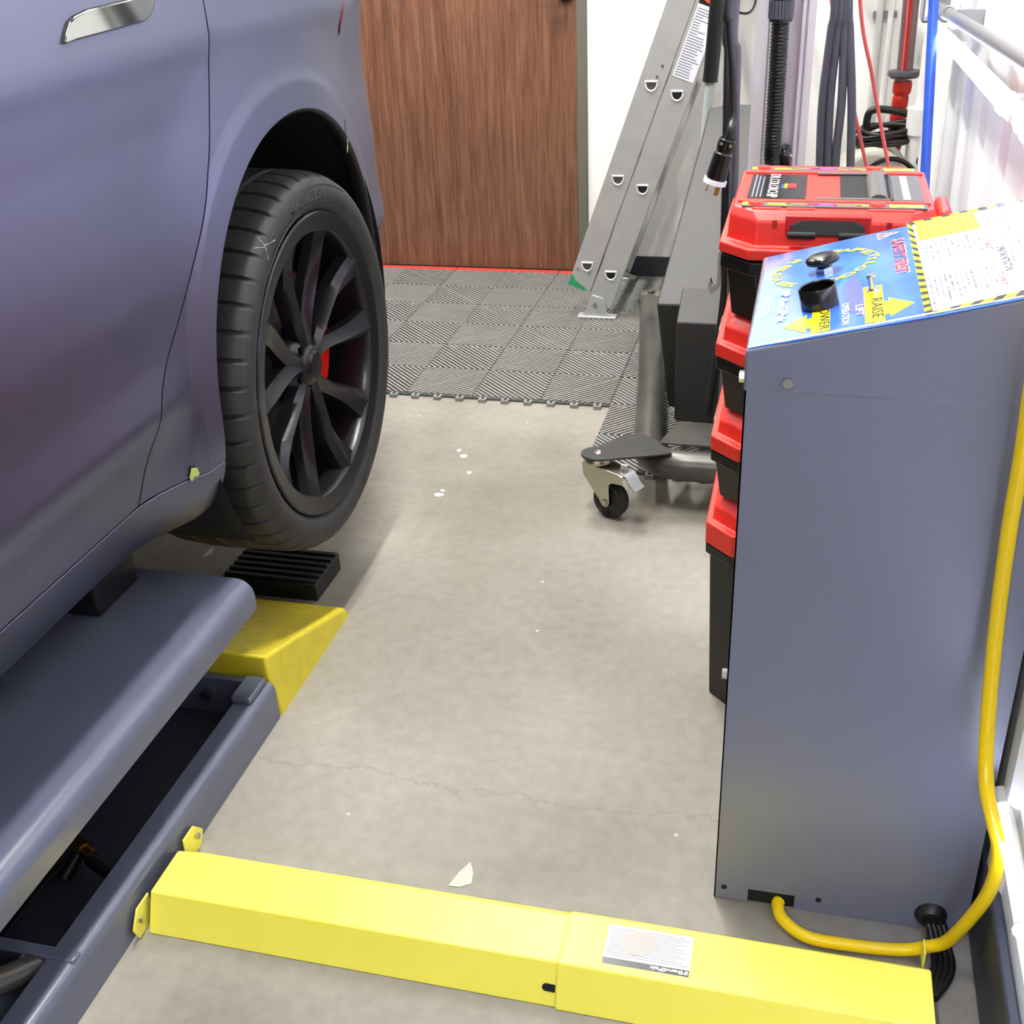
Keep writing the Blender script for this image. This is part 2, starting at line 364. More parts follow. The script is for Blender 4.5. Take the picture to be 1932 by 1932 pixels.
cells = [(i, j) for i in range(-5, 0) for j in range(0, 3)]+[(i, j) for i in range(0, 2) for j in range(-1, 3)]
t0_ = None
for i, j in cells:
    x, y = -.507+(i+.5)*T, 3.012+(j+.5)*T
    if y+.2 > YB: y -= .0
    if t0_ is None:
        t0_ = tile_mesh().build('tile', ['tile', 'tile_d'], smooth=0); o = t0_
    else:
        o = t0_.copy(); C.objects.link(o)
    o.location = (x, y-.012, .0005); o.scale = (.996, .996, 1); par(o, tiles)
for k in range(5):
    x0 = -.507-(k+1)*T
    if x0+T > -.80: x1 = -.80
    else: x1 = x0+T
    m_ = MB().box((x0+.002, 4.232, .0005), (x1-.002, 4.262, .012))
    for q in range(12): m_.box((x0+.01+q*.033, 4.224, .0005), (x0+.025+q*.033, 4.234, .011))
    m_.build('edge_strip', 'tile_r', tiles)

# ------------------------------------------------------------------ SCISSOR LIFT
XL = -.862
lift = thing('scissor_lift', 'blue-grey steel car lift with raised platform above a floor frame', 'car lift', (-1.1, 1.0, 0))
# platform: deck with rounded folded edge
prof = [(-1.36, .250), (-1.36, .305)]
R_ = .030
for k in range(9):
    a = PI/2-k*(PI/2)/8; prof.append((XL-R_+R_*math.cos(a), .305-R_+R_*math.sin(a)))
prof += [(XL, .248), (XL-.008, .248)]
for k in range(9):
    a = k*(PI/2)/8; prof.append((XL-R_+(R_-.008)*math.cos(a), .305-R_+(R_-.008)*math.sin(a)))
prof += [(-1.352, .297), (-1.352, .250)]
pm = MB(); pm.loft([[(x, y, z) for x, z in prof] for y in (1.490, -.9)]); pm.build('platform', 'lift', lift, smooth=25)
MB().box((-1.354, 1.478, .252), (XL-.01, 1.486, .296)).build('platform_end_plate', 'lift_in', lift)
# base frame rails
def rail(x_out, sgn, name):
    pr = []
    R2 = .016
    pts = [(0, 0), (0, .080-R2)]+[(R2-R2*math.cos(a), .080-R2+R2*math.sin(a)) for a in [k*(PI/2)/5 for k in range(1, 6)]]+[(.046, .080), (.046, .072), (.008, .072), (.008, 0)]
    m_ = MB(); m_.loft([[(x_out-sgn*dx, y, z) for dx, z in pts] for y in (1.505, -.9)]); return m_.build(name, 'lift', lift, smooth=25)
rail(XL, 1, 'base_rail'); rail(-1.36, -1, 'base_rail')
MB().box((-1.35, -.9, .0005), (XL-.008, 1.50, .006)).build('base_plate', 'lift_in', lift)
ep = MB().box((-1.36, 1.492, 0), (XL-.018, 1.506, .085)).build('end_plate', 'lift', lift, bevel=.003)
MB().box((XL-.05, 1.435, .0805), (XL-.012, 1.50, .094)).build('stop_block', 'lift', lift, bevel=.003)
b = pl((391, 1308), 1, 1.49)
MB().cyl((b.x, 1.494, b.z), (b.x, 1.480, b.z), .011, 6).build('bolt', 'zinc', ep)
MB().box((-1.35, .876, .006), (XL-.006, .895, .083)).build('cross_member', 'lift', lift, bevel=.003)
MB().box((XL-.045, .60, .006), (XL-.037, .876, .078)).build('roller_track', 'lift', lift, bevel=.003)
MB().box((XL-.085, .60, .006), (XL-.077, .876, .082)).build('roller_track', 'lift', lift, bevel=.003)
rb = fl((122, 1865), .055); MB().cyl((XL-.034, rb.y, .045), (XL-.012, rb.y, .045), .022, 24).cyl((XL-.012, rb.y, .045), (XL-.004, rb.y, .045), .012, 16).build('roller', 'zinc', lift)
# scissor arm and hydraulic rod seen between rail and platform
a0, a1 = Vector((XL-.062, .88, .06)), Vector((XL-.25, .45, .24))
MB().tube([a0, a1], .019, 14).build('safety_rod', 'tube_blk', lift)
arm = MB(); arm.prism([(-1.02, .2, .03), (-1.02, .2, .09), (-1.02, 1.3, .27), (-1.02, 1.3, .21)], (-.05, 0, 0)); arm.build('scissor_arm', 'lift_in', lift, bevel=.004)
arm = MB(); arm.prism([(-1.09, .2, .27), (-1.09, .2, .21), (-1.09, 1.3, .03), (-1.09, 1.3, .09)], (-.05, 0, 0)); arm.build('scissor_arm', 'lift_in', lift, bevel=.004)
q = fl((155, 1600), .06)
hs = MB().tube([(q.x-.015, q.y-.035, .03), (q.x, q.y, .06), (q.x+.03, q.y-.02, .06), (XL-.01, q.y-.05, .05)], .011, 12)
hs.build('hydraulic_pipe', 'cord_blk', lift)
MB().cyl((q.x-.012, q.y+.005, .066), (q.x+.012, q.y-.008, .066), .012, 6).cyl((q.x+.012, q.y-.008, .066), (q.x+.03, q.y-.016, .064), .009, 12).build('fitting', 'brass', lift)
MB().tube(spline([(q.x-.01, q.y-.01, .055), (q.x-.04, q.y-.07, .03), (q.x-.05, q.y-.16, .012)]), .004, 8).build('air_line', 'cord_blk', lift)
q = fl((138, 1759), .012); MB().cyl((q.x, q.y, .006), (q.x, q.y, .018), .012, 8).build('anchor_bolt', 'zinc', lift)
# yellow tread ramp bolted on the end
rm = MB()
x0, x1, xo = -1.36, -.874, XL+.001
rm.add([(x0, 1.508, 0), (xo, 1.512, 0), (xo, 1.852, 0), (x0, 1.852, 0), (x0, 1.508, .132), (x1, 1.508, .132), (x1+.008, 1.846, .020), (x0, 1.846, .020)],
       [(0, 1, 5, 4), (4, 5, 6, 7), (1, 2, 6, 5), (2, 3, 7, 6), (0, 4, 7, 3)])
ramp = rm.build('ramp', 'yellow_scuff', lift, bevel=.006, seg=3)
# raised diamond lugs on the ramp
def ramp_pt(x, y): return Vector((x, y, .132+(y-1.508)*(.020-.132)/.338))
lug = MB()
up = Vector((0, .112, .338)).normalized(); al = Vector((0, .338, -.112)).normalized()
for i in range(11):
    for j in range(15):
        x = -1.33+j*.032+(.016 if i % 2 else 0); y = 1.525+i*.029
        if x > -.89: continue
        c = ramp_pt(x, y); dd = (Vector((1, 0, 0))*(.8 if (i+j) % 2 else -.8)+al*.6).normalized(); e = dd.cross(up)
        lug.add([c-dd*.011, c+e*.0028, c+dd*.011, c-e*.0028, c+up*.0016-dd*.004, c+up*.0016+dd*.004], [(0, 1, 4), (1, 5, 4), (1, 2, 5), (2, 3, 5), (3, 4, 5), (3, 0, 4)])
o = lug.build('tread_lugs', 'yellow_scuff', ramp, smooth=60, fix=False); o['kind'] = 'stuff'
# rubber pad carrying the car
tag(MB().box((-1.22, 1.335, .3055), (-1.055, 1.455, .384)).build('lift_pad', 'plastic_blk', bevel=.006, origin=(-1.14, 1.4, .3055)), 'black rubber lifting block standing on the platform under the sill', 'rubber block')
# ribbed rubber block on the floor behind the ramp
rbk = MB().box((-1.16, 1.885, 0), (-.945, 2.02, .042))
for k in range(6): rbk.box((-1.158, 1.890+k*.0225, .042), (-.947, 1.902+k*.0225, .047))
tag(rbk.build('rubber_block', 'plastic_blk', bevel=.002, origin=(-1.05, 1.95, 0)), 'black ribbed rubber block lying on the floor behind the yellow ramp', 'rubber block')

# ------------------------------------------------------------------ YELLOW HOSE COVER
cov = thing('hose_cover', 'yellow steel hose cover lying across the floor between lift and console', 'hose cover', (-.3, 1.08, 0))
def cover_piece(x0, x1, gr, name):
    yn, yf, c1, c2, h = 1.0045-gr, 1.168+gr, 1.030-gr, 1.112+gr, .058+gr
    t = .003
    pr = [(yn, 0), (c1, h), (c2, h), (yf, 0), (yf-t*2, 0), (c2-t, h-t), (c1+t, h-t), (yn+t*2, 0)]
    m_ = MB(); m_.loft([[(x, y, z) for y, z in pr] for x in (x0, x1)]); return m_.build(name, 'yellow', cov, bevel=.0035, seg=3, smooth=40)
p1 = cover_piece(-.8455, -.20, 0, 'cover_section'); p2 = cover_piece(-.243, .232, .0035, 'cover_section')
# slot in the first section
sl = fl((1040, 1862), .022); nrm = Vector((0, -.058, .0255)).normalized(); upv = Vector((0, .0255, .058)).normalized()
so = Vector((-.2565, 1.0045+.0255*.42, .058*.42)); sm = MB()
sm.prism([so+Vector((math.cos(a)*.006*(1 if math.cos(a) < 0 else 0)+(.012 if math.cos(a) >= 0 else 0), 0, 0))+upv*.0055*math.sin(a)+nrm*.0001 for a in [PI*2*k/16+.01 for k in range(16)]], nrm*.0006)
sm.build('slot', 'gap', p1)
for yy, ln, zz in ((1.168, .026, .034), (1.006, -.022, .024)):           # bolted end tabs
    s_ = 1 if ln > 0 else -1
    tb = MB().prism([(-.8555, yy-.03*s_, .001), (-.8555, yy-.028*s_, .050), (-.8555, yy+.004*s_, .050), (-.8555, yy+ln, .024), (-.8555, yy+ln*.6, .001)], (.003, 0, 0)).build('end_tab', 'yellow', p1, bevel=.001)
    MB().cyl((-.8525, yy+.004*s_, .03), (-.846, yy+.004*s_, .03), .0055, 6).build('bolt', 'zinc', tb)
for y0, y1, z0, z1 in ((1.160, 1.186, .012, .040), (.990, 1.006, .004, .026)):
    MB().box((.2288, y0, z0), (.2318, y1, z1)).build('end_tab', 'yellow', p2, bevel=.001)
# sticker on the cover
ex = Vector((-1, 0, 0)); ey = Vector((0, -1, 0)); zt = .0622
lb = MB().box((-.186, 1.038, zt-.0006), (-.072, 1.104, zt)).build('sticker', 'label', cov)
MB().box((-.186, 1.0385, zt-.0004), (-.072, 1.0485, zt+.0003)).build('sticker_band', 'blkp', lb)
text_in('sticker_lettering', 'BendPak', (-.080, 1.0462, zt+.0004), ex, ey, .044, .0062, 'wht', lb, .03)
text_in('sticker_lettering', 'BP', (-.0735, 1.0465, zt+.0004), ex, ey, .0055, .0062, 'wht', lb, .03)
ln_ = MB()
for k in range(12): ln_.box((-.183, 1.0535+k*.0041, zt), (-.075-(k*37 % 5)*.004, 1.0545+k*.0041, zt+.0002))
ln_.build('sticker_lines', 'greyp', lb)
st = MB(); cx_, cy_ = -.143, 1.079
st.prism([(cx_+.026*math.cos(a)*(1.0+.15*math.sin(3*a)), cy_+.022*math.sin(a), zt+.0003) for a in [2*PI*k/9 for k in range(9)]], (0, 0, .0002)); st.build('worn_patch', mat('worn_label_patch', (176, 172, 164), .5), lb)

# ------------------------------------------------------------------ CAR
def lerp_pts(pts, v):
    if v <= pts[0][0]: return pts[0][1]
    for (a, fa), (b, fb) in zip(pts, pts[1:]):
        if v <= b: return fa+(fb-fa)*(v-a)/(b-a)
    return pts[-1][1]
def smooth_pts(pts, v, r=.012):
    return sum(lerp_pts(pts, v+d*r)*w_ for d, w_ in ((-1, .12), (-.6, .2), (-.25, .18), (.25, .18), (.6, .2), (1, .12)))
SEC = [(.385, -1.12), (.395, -1.06), (.408, -1.01), (.425, -.983), (.47, -.957), (.525, -.930), (.60, -.902), (.655, -.873), (.675, -.866), (.70, -.8705), (.74, -.8765), (.78, -.8775), (.83, -.877), (.90, -.881), (.97, -.887), (1.03, -.892), (1.10, -.8935), (1.135, -.892), (1.155, -.897), (1.20, -.909), (1.30, -.937), (1.45, -.990)]
AC = (1.885, .597); AR = .40
def sst(a, b, x):
    t = min(max((x-a)/(b-a), 0), 1); return t*t*(3-2*t)
def body_x(y, z):
    x = smooth_pts(SEC, z)
    plan = 0
    if y > 1.95: plan -= .262*(y-1.95)**2
    if y > 2.45: plan -= .55*(y-2.45)**2
    if y < .9: plan -= .010*(.9-y)**2
    r = math.hypot(y-AC[0], z-AC[1])
    lip = -.862-.007*min(max((r-.40)/.045, 0), 1.5)
    wgt = (1-min(max((r-.445)/.13, 0), 1))**1.6*sst(.26, .62, z)
    x = x*(1-wgt)+lip*wgt
    # rear quarter is fuller low down than the door
    k = sst(1.5, 2.1, y)*(1-sst(.55, .95, z))
    x = x*(1-k)+max(x, -.880-.09*(1-sst(.40, .60, z)))*k
    if z > .95: x += .030*sst(1.55, 2.3, y)*sst(.95, 1.25, z)
    return x+plan
def on_car(p, off=0.):
    p = tuple(p); q = hit_car(p, off)
    while q.y > 2.895: p = (p[0]-2, p[1]); q = hit_car(p, off)
    return q
def hit_car(p, off):
    v = ray(p); lo, hi = .2, 4.2
    for _ in range(60):
        t = (lo+hi)/2; q = Vector((0, 0, H))+v*t
        if q.x > body_x(q.y, q.z)+off: lo = t
        else: hi = t
    return q
SEAM = [(.40, 1.315), (.53, 1.315), (.66, 1.318), (.69, 1.335), (.72, 1.36), (.80, 1.452), (.905, 1.550), (1.0, 1.616), (1.08, 1.660), (1.19, 1.706), (1.30, 1.745), (1.45, 1.80)]
def seam(z): return smooth_pts(SEAM, z, .03)
car = thing('car', 'satin blue-grey sedan raised on the lift, black wheel and arch showing', 'car', (-1.85, .4, .17))
zs_d = [.532+(1.45-.532)*k/110 for k in range(111)]
door_m = MB(); door_m.grid([[(body_x(-1.0+(seam(z)+1.0)*(i/70), z), -1.0+(seam(z)+1.0)*(i/70), z) for i in range(71)] for z in zs_d])
door = door_m.build('door', 'paint', car, smooth=60, fix=False)
GAPW = .003
# quarter panel: ruled between the wheel arch and its outer boundary
def arch(th): return (AC[0]+AR*math.cos(th), AC[1]+AR*math.sin(th))
TH = [math.radians(a) for a in (189.7, 122, 52, -18.5)]
inner, outer = [], []
for k in range(140):
    t = k/139; th = TH[0]+(TH[1]-TH[0])*t; z = .532+(1.45-.532)*t; inner.append(arch(th)); outer.append((seam(z)+GAPW, z))
for k in range(1, 70):
    t = k/69; th = TH[1]+(TH[2]-TH[1])*t; inner.append(arch(th)); outer.append((seam(1.45)+(2.9-seam(1.45))*t, 1.45))
for k in range(1, 100):
    t = k/99; th = TH[2]+(TH[3]-TH[2])*t; inner.append(arch(th)); outer.append((2.9, 1.45+(.47-1.45)*t))
rows = []
for k in range(81):
    s_ = (k/80)**1.35; row = []
    for a, b_ in zip(inner, outer):
        y_, z_ = a[0]+(b_[0]-a[0])*s_, a[1]+(b_[1]-a[1])*s_; row.append((body_x(y_, z_), y_, z_))
    rows.append(row)
qp = MB().grid(rows).build('quarter_panel', 'paint', car, smooth=60, fix=False)
# rolled arch edge
edge = [(body_x(y_, z_), y_, z_) for y_, z_ in inner]
ed = MB().grid([edge, [(x-.006, AC[0]+(y_-AC[0])*.985, AC[1]+(z_-AC[1])*.985) for x, y_, z_ in edge], [(x-.03, AC[0]+(y_-AC[0])*1.0, AC[1]+(z_-AC[1])*1.0) for x, y_, z_ in edge]])
ed.build('arch_lip', 'plastic_blk', car, smooth=60, fix=False)
# wheel well liner and inner wall
wl = MB(); ths = [math.radians(-40+k*260/60) for k in range(61)]
wl.grid([[(x, AC[0]+(AR+.012)*math.cos(a), AC[1]+(AR+.012)*math.sin(a)) for a in ths] for x in (-.885, -1.22)])
wl.grid([[(-1.22, AC[0]+rr*math.cos(a), AC[1]+rr*math.sin(a)) for a in ths] for rr in (.0, AR+.012)])
wl.build('wheel_well_liner', 'liner', car, smooth=60, fix=False)
# sill
def arch_y(z): return AC[0]-math.sqrt(max(AR*AR-(z-AC[1])**2, 0))
zs_s = [.387+(.5265-.387)*k/24 for k in range(25)]
sm_ = MB().grid([[(body_x(-1.0+(arch_y(z)+1.0)*i/60, z), -1.0+(arch_y(z)+1.0)*i/60, z) for i in range(61)] for z in zs_s])
sm_.grid([[(body_x(arch_y(z), z)-dx, arch_y(z)+.0, z) for z in zs_s] for dx in (0, .09)])
sm_.build('sill', 'paint', car, smooth=50, fix=False)
# dark backing behind the shut lines
gp = MB().grid([[(body_x(seam(z)+dy, z)-.006, seam(z)+dy, z) for dy in (-.02, .02)] for z in zs_d])
gp.grid([[(body_x(yy, z)-.010, yy, z) for z in (.518, .530, .542)] for yy in [-1.0+2.47*k/260 for k in range(261)]])
gp.build('shut_line_backing', 'gap', car, fix=False)
hl = MB().tube([(body_x(yy, .5275)-.0005, yy, .5275) for yy in [-1.0+2.488*k/60 for k in range(61)]], .0016, 6); hl.build('sill_edge', 'paint', car)
# underbody, rear closing panel, cabin
MB().box((-2.7, -1.0, .39), (-1.10, 1.44, .46)).box((-2.45, 1.44, .36), (-1.23, 2.6, .48)).build('underbody', 'plastic_blk', car)
cab = MB()
top = [(body_x(yy, 1.45), yy, 1.45) for yy in [-1.0+k*.26 for k in range(16)]]
cab.grid([[(x, yy, z) for x, yy, z in top], [(-1.22-.02*abs(yy-.4), yy, 1.66-.06*max(0, yy-.9)**2) for x, yy, z in top], [(-1.86, yy, 1.70-.07*max(0, yy-.9)**2) for x, yy, z in top], [(-2.5, yy, 1.66-.06*max(0, yy-.9)**2) for x, yy, z in top], [(-3.7-x, yy, 1.45) for x, yy, z in top], [(-2.85, yy, .9) for x, yy, z in top], [(-2.8, yy, .35) for x, yy, z in top]])
cab.build('cabin_and_far_side', 'glass', car, smooth=40, fix=False)
rear = MB().grid([[(body_x(2.9, z), 2.9, z), (-1.5, 2.99, z), (-2.2, 2.99, z), (-2.75, 2.86, z)] for z in [.47+.98*k/12 for k in range(13)]])
rear.build('rear_bumper', 'paint', car, smooth=50, fix=False)
# door handle
hd = [on_car(p, .0015) for p in ((116, 82), (119, 62), (125, 42), (136, 30), (160, 18), (226, 2), (290, -14), (291, 6), (289, 20), (284, 30), (272, 40), (200, 60), (140, 76), (122, 83))]
MB().prism([q+Vector((.0, 0, 0)) for q in hd], (-.012, 0, 0)).build('handle_recess', 'gap', door)
cen = sum(hd, Vector())/len(hd)
hm = MB().prism([cen+(q-cen)*.955+Vector((.0035, 0, 0)) for q in hd], (-.012, 0, 0)); hm.build('handle', 'chrome', door, bevel=.0015)
# tail lamp wrapping round the rear corner
tp = [on_car(p, .001) for p in ((656, -24), (657, 20), (660, 44), (664, 60), (672, 67), (680, 60), (675, 30), (668, -24))]
MB().prism(tp, (-.012, 0, 0)).build('tail_lamp_seal', 'gap', car)
cen = sum(tp, Vector())/len(tp)
MB().prism([cen+(q-cen)*.86+Vector((.002, 0, 0)) for q in tp], (-.012, 0, 0)).build('tail_lamp', 'lens', car)
# bumper shut line
bl = [on_car(p, .0002) for p in ((693, 272), (700, 266), (706, 258), (707, 240), (708, 226))]
MB().tube(bl, .0012, 6).build('bumper_shut_line', 'gap', car)
# torn bits of tape
for pp, lab in ((((361, 883), (371, 882), (376, 893), (374, 898), (366, 900), (362, 909), (357, 902), (359, 893)), 'torn scrap of pale green tape stuck on the sill edge'),
                (((683, 262), (688, 262), (690, 270), (690, 277), (695, 288), (691, 288), (687, 279), (682, 272)), 'torn scrap of pale green tape stuck on wheel arch lip')):
    q = [on_car(p, .0035) for p in pp]; o = MB().prism(q, (.0006, 0, 0)).build('tape_scrap', 'tape', origin=q[0]); tag(o, lab, 'tape')

# ---- wheel
WC = Vector((-.872, 1.906, .529)); FX = WC.x            # rim face plane
wheel = MB()
wheel.lathe([(.2855, -.004), (.287, .001), (.284, .004), (.276, .003), (.254, -.001), (.250, -.006), (.249, -.022), (.252, -.10), (.254, -.24)], WC, (1, 0, 0), 96)
wheel = wheel.build('wheel', 'rim', car, smooth=40, fix=False)
# tyre with shoulder sipes
NA = 960; tp_ = [(.283, -.010), (.288, -.003), (.296, .004), (.312, .009), (.330, .009), (.343, .002), (.3515, -.012), (.3555, -.025), (.3575, -.040), (.3585, -.066), (.359, -.070), (.353, -.072), (.353, -.080), (.359, -.082), (.360, -.12), (.354, -.122), (.354, -.134), (.360, -.136), (.360, -.175), (.354, -.177), (.354, -.187), (.3595, -.189), (.356, -.235), (.345, -.262), (.31, -.27), (.27, -.25)]
tv, tf = [], []; nP = len(tp_)
for i in range(NA):
    a = 2*PI*i/NA
    for k, (r_, h_) in enumerate(tp_):
        rr = r_
        if 5 <= k <= 10 and ((math.degrees(a)+abs(h_)*9) % 7.5) < 1.0: rr -= .0065 if k > 5 else .003
        tv.append((FX+h_, WC.y+rr*math.cos(a), WC.z+rr*math.sin(a)))
for i in range(NA):
    j = (i+1) % NA
    for k in range(nP-1): tf.append((i*nP+k, j*nP+k, j*nP+k+1, i*nP+k+1))
tyre = MB().add(tv, tf).build('tyre', 'rubber', wheel, smooth=50)
# raised lettering on the sidewall
def side_pt(r_, a, off=.0): return Vector((FX+.0095+off, WC.y+r_*math.cos(a), WC.z+r_*math.sin(a)))
a = math.radians(105)
for ch, wd in zip('MICHELIN', (.023, .007, .019, .018, .016, .015, .007, .018)):
    ac = a-wd/2/.318; e_r = Vector((0, math.cos(ac), math.sin(ac))); e_t = Vector((0, math.sin(ac), -math.cos(ac)))
    text_in('sidewall_letter', ch, side_pt(.3095, ac, -.0005), -e_t*-1, e_r, wd, .019, 'rubber_txt', tyre, .02, anchor=(.5, 0))
    a -= (wd+.0055)/.318
rg = MB()
for r_ in (.3045, .334): rg.tube([side_pt(r_, math.radians(60+k*3), -.001) for k in range(24)], .0007, 5)
rg.build('sidewall_ring', 'rubber', tyre)
# pale scuff marks on the tread shoulder
def on_tyre(p):
    v = ray(p); t = 1.2
    while t < 4:
        q = Vector((0, 0, H))+v*t; h_ = q.x-FX
        rr = lerp_pts([(-.07, .3585), (-.040, .3575), (-.025, .3555), (-.012, .3515), (.002, .343), (.009, .330), (.0095, .312)], h_)
        if h_ < .0095 and math.hypot(q.y-WC.y, q.z-WC.z) < rr+.0004: return q
        t += .0005
    return q
sc_m = mat('chalk_scuff', (150, 148, 145), .8)
for ln_3 in (((486, 447), (492, 455), (499, 463)), ((499, 463), (508, 459), (519, 453)), ((499, 463), (503, 474), (506, 489)), ((478, 469), (488, 467), (497, 467))):
    MB().tube([on_tyre(p) for p in ln_3], .0009, 5).build('scuff_mark', sc_m, tyre)
# spokes
def spoke(phi, sgn):
    rings = []; N_ = 16
    for k in range(N_+1):
        t = k/N_; r_ = .040+(.258-.040)*t
        ang = phi+sgn*math.radians(3.0+17.5*math.sin(min(t*1.25, 1)*PI/2)*(1-.28*t))
        hw = .0200-.0050*math.sin(t*PI)+.013*t**2.5
        face = -.030-.010*math.sin(t*PI)+.027*t**2.0
        ridge = .010*math.sin(PI*min(1, t*1.1))
        er = Vector((0, math.cos(ang), math.sin(ang))); et = Vector((0, -math.sin(ang), math.cos(ang)))*sgn
        c = WC+er*r_
        pr = [(-hw, -.020), (-hw*.9, -.002), (-hw*.25, .0+ridge*.2), (hw*.35, .004+ridge), (hw*.95, -.004), (hw, -.026), (0, -.034)]
        rings.append([c+et*a_+Vector((face+b_, 0, 0)) for a_, b_ in pr])
    return MB().loft(rings).build('spoke', 'rim', wheel, smooth=32)
for k in range(5):
    phi = math.radians(88+72*k)
    spoke(phi, 1); spoke(phi, -1)
hub = MB().lathe([(.0, .006), (.032, .006), (.036, .003), (.040, -.004), (.056, -.012), (.066, -.035), (.066, -.085)], WC+Vector((-.026, 0, 0)), (1, 0, 0), 40).build('hub', 'rim', wheel, smooth=40, fix=False)
MB().lathe([(0, .0105), (.025, .0100), (.0295, .0060)], WC+Vector((-.026, 0, 0)), (1, 0, 0), 32).build('centre_cap', 'blk', wheel, smooth=40, fix=False)
for k in range(5):
    a_ = math.radians(52+72*k); c = WC+Vector((-.040, .044*math.cos(a_), .044*math.sin(a_)))
    MB().cyl(c, c+Vector((.012, 0, 0)), .009, 6).build('wheel_nut', 'blk', wheel)
dc = MB().lathe([(.05, -.02), (.08, -.02), (.082, -.045), (.178, -.045), (.178, -.075), (.08, -.075)], WC+Vector((-.05, 0, 0)), (1, 0, 0), 64).build('brake_disc', 'disc', car, smooth=40, fix=False)
# calliper: curved block over the front of the disc
cr = []
for k in range(13):
    a_ = math.radians(-46+92*k/12)
    er = Vector((0, math.cos(a_), math.sin(a_))); bulge = .012*math.sin(PI*k/12)
    cr.append([WC+er*r_+Vector((x_, 0, 0)) for r_, x_ in ((.105, -.078), (.118, -.070+bulge*.5), (.185, -.072+bulge*.5), (.198, -.088), (.198, -.15), (.105, -.15))])
cal = MB().loft(cr).build('brake_calliper', 'red_cal', car, bevel=.004)
cr = []
for k in range(7):
    a_ = math.radians(106+18*k/6); er = Vector((0, math.cos(a_), math.sin(a_)))
    cr.append([WC+er*r_+Vector((x_, 0, 0)) for r_, x_ in ((.115, -.085), (.178, -.085), (.190, -.10), (.190, -.13), (.115, -.13))])
MB().loft(cr).build('parking_calliper', 'red_cal', car, bevel=.003)

# ------------------------------------------------------------------ CONTROL CONSOLE
CX0, CX1, CY0, CY1 = -.0565, .292, 1.2395, 1.610
con = thing('control_console', 'tall grey metal control console with blue control panel on top', 'console', (.12, 1.42, 0))
SL = .2527; ZF = .848
def topz(x): return ZF+SL*(x-CX0)
# near side panel with cable cut-out
n0, n1, n2 = pl((1411, 1683), 1, CY0), pl((1497, 1688), 1, CY0), pl((1497, 1716), 1, CY0)
sp = MB().prism([(CX0+.0015, CY0+.001, .001), (n0.x, CY0+.001, .001), (n0.x, CY0+.001, .026), (n2.x, CY0+.001, .026), (n2.x, CY0+.001, .001), (CX1, CY0+.001, .001), (CX1, CY0+.001, .802), (CX0+.0015, CY0+.001, .802)], (0, .002, 0))
sp = sp.build('side_panel', 'console', con)
MB().box((n0.x-.002, CY0+.004, .0008), (n2.x+.002, CY0+.006, .03)).build('opening_shade_plate', 'gap', sp)  # black plate stands in for the shade inside the cut-out
for p in ((1366, 1674), (1544, 1699)):
    q = pl(p, 1, CY0); MB().cyl((q.x, CY0+.0005, q.z), (q.x, CY0+.0012, q.z), .0042, 16).build('screw_hole', 'gap', sp)
MB().box((CX0+.0015, CY1-.003, .001), (CX1, CY1-.001, .802)).build('side_panel', 'console', con)
MB().box((CX0+.0015, CY0+.001, .001), (CX0+.0035, CY1-.001, .802)).build('front_panel', 'console', con)
MB().box((CX1-.002, CY0+.003, .001), (CX1, CY1-.003, .802)).build('back_panel', 'console', con)
q = Vector((CX0, 0, 0))
for zz in (.052, .825):
    f_ = pl((1366, 1264), 1, 1.27) if zz < .5 else pl((1397, 705), 1, 1.27)
    MB().cyl((CX0-.0062, 1.262, f_.z), (CX0+.001, 1.262, f_.z), .007, 6).build('bolt', 'zinc', con)
# hood with sloping top
hd = MB(); e = .0
hd.loft([[(CX0, yy, .7985), (CX1+.001, yy, .7965), (CX1+.001, yy, topz(CX1)), (CX0, yy, ZF)] for yy in (CY0, CY1)])
hood = hd.build('hood', 'console', con, bevel=.0035, seg=3)
b_ = pl((1487, 721), 1, CY0); bm_ = MB().cyl((b_.x, CY0, b_.z), (b_.x, CY0-.0055, b_.z), .0065, 6); bm_.build('bolt', 'zinc', hood)
# control panel, worked out in the plane of the sloping top
al_ = math.atan(SL); PU = Vector((0, -1, 0)); PV = Vector((math.cos(al_), 0, math.sin(al_))); PN = PU.cross(PV)
PO = Vector((CX0, CY1, ZF))
def pp(p, lift_=0.):
    v = ray(p); o_ = Vector((0, 0, H)); t = ((PO+PN*lift_-o_).dot(PN))/v.dot(PN); return o_+v*t
def decal(name, pts, m, parent, lift_, th=.0003): return MB().prism([pp(p)+PN*lift_ for p in pts], PN*th).build(name, m, parent, smooth=0)
plate = decal('control_panel', [(1411, 659), (1449, 487), (1932, 378), (2010, 361), (2080, 530), (1932, 565), (1760, 599)], 'blue', hood, .0, .0012)
L1 = .0014
# instruction sheet with hazard border
decal('hazard_border', [(1713, 422), (1932, 377), (2004, 362), (2062, 533), (1932, 562), (1747, 598)], 'blkp', plate, L1-.0001)
sheet = decal('instruction_sheet', [(1722, 427), (1935, 383), (1996, 371), (2047, 524), (1932, 550), (1760, 590)], 'wht', plate, L1+.0002)
hz = MB()
def hz_strip(a0, a1, b0, b1, n):
    for k in range(n):
        f0, f1, g0, g1 = k/n, (k+.52)/n, (k+.22)/n, (k+.74)/n
        L_ = lambda P_, Q_, t: (P_[0]+(Q_[0]-P_[0])*t, P_[1]+(Q_[1]-P_[1])*t)
        hz.prism([pp(p)+PN*(L1+.0003) for p in (L_(a0, a1, f0), L_(a0, a1, f1), L_(b0, b1, min(g1, 1)), L_(b0, b1, g0))], PN*.0002)
hz_strip((1711, 424), (1746, 597), (1722, 428), (1758, 590), 14)
hz_strip((1722, 421), (1996, 364), (1724, 427), (1994, 371), 8)
hz_strip((1757, 596), (1932, 562), (1764, 590), (1936, 550), 4)
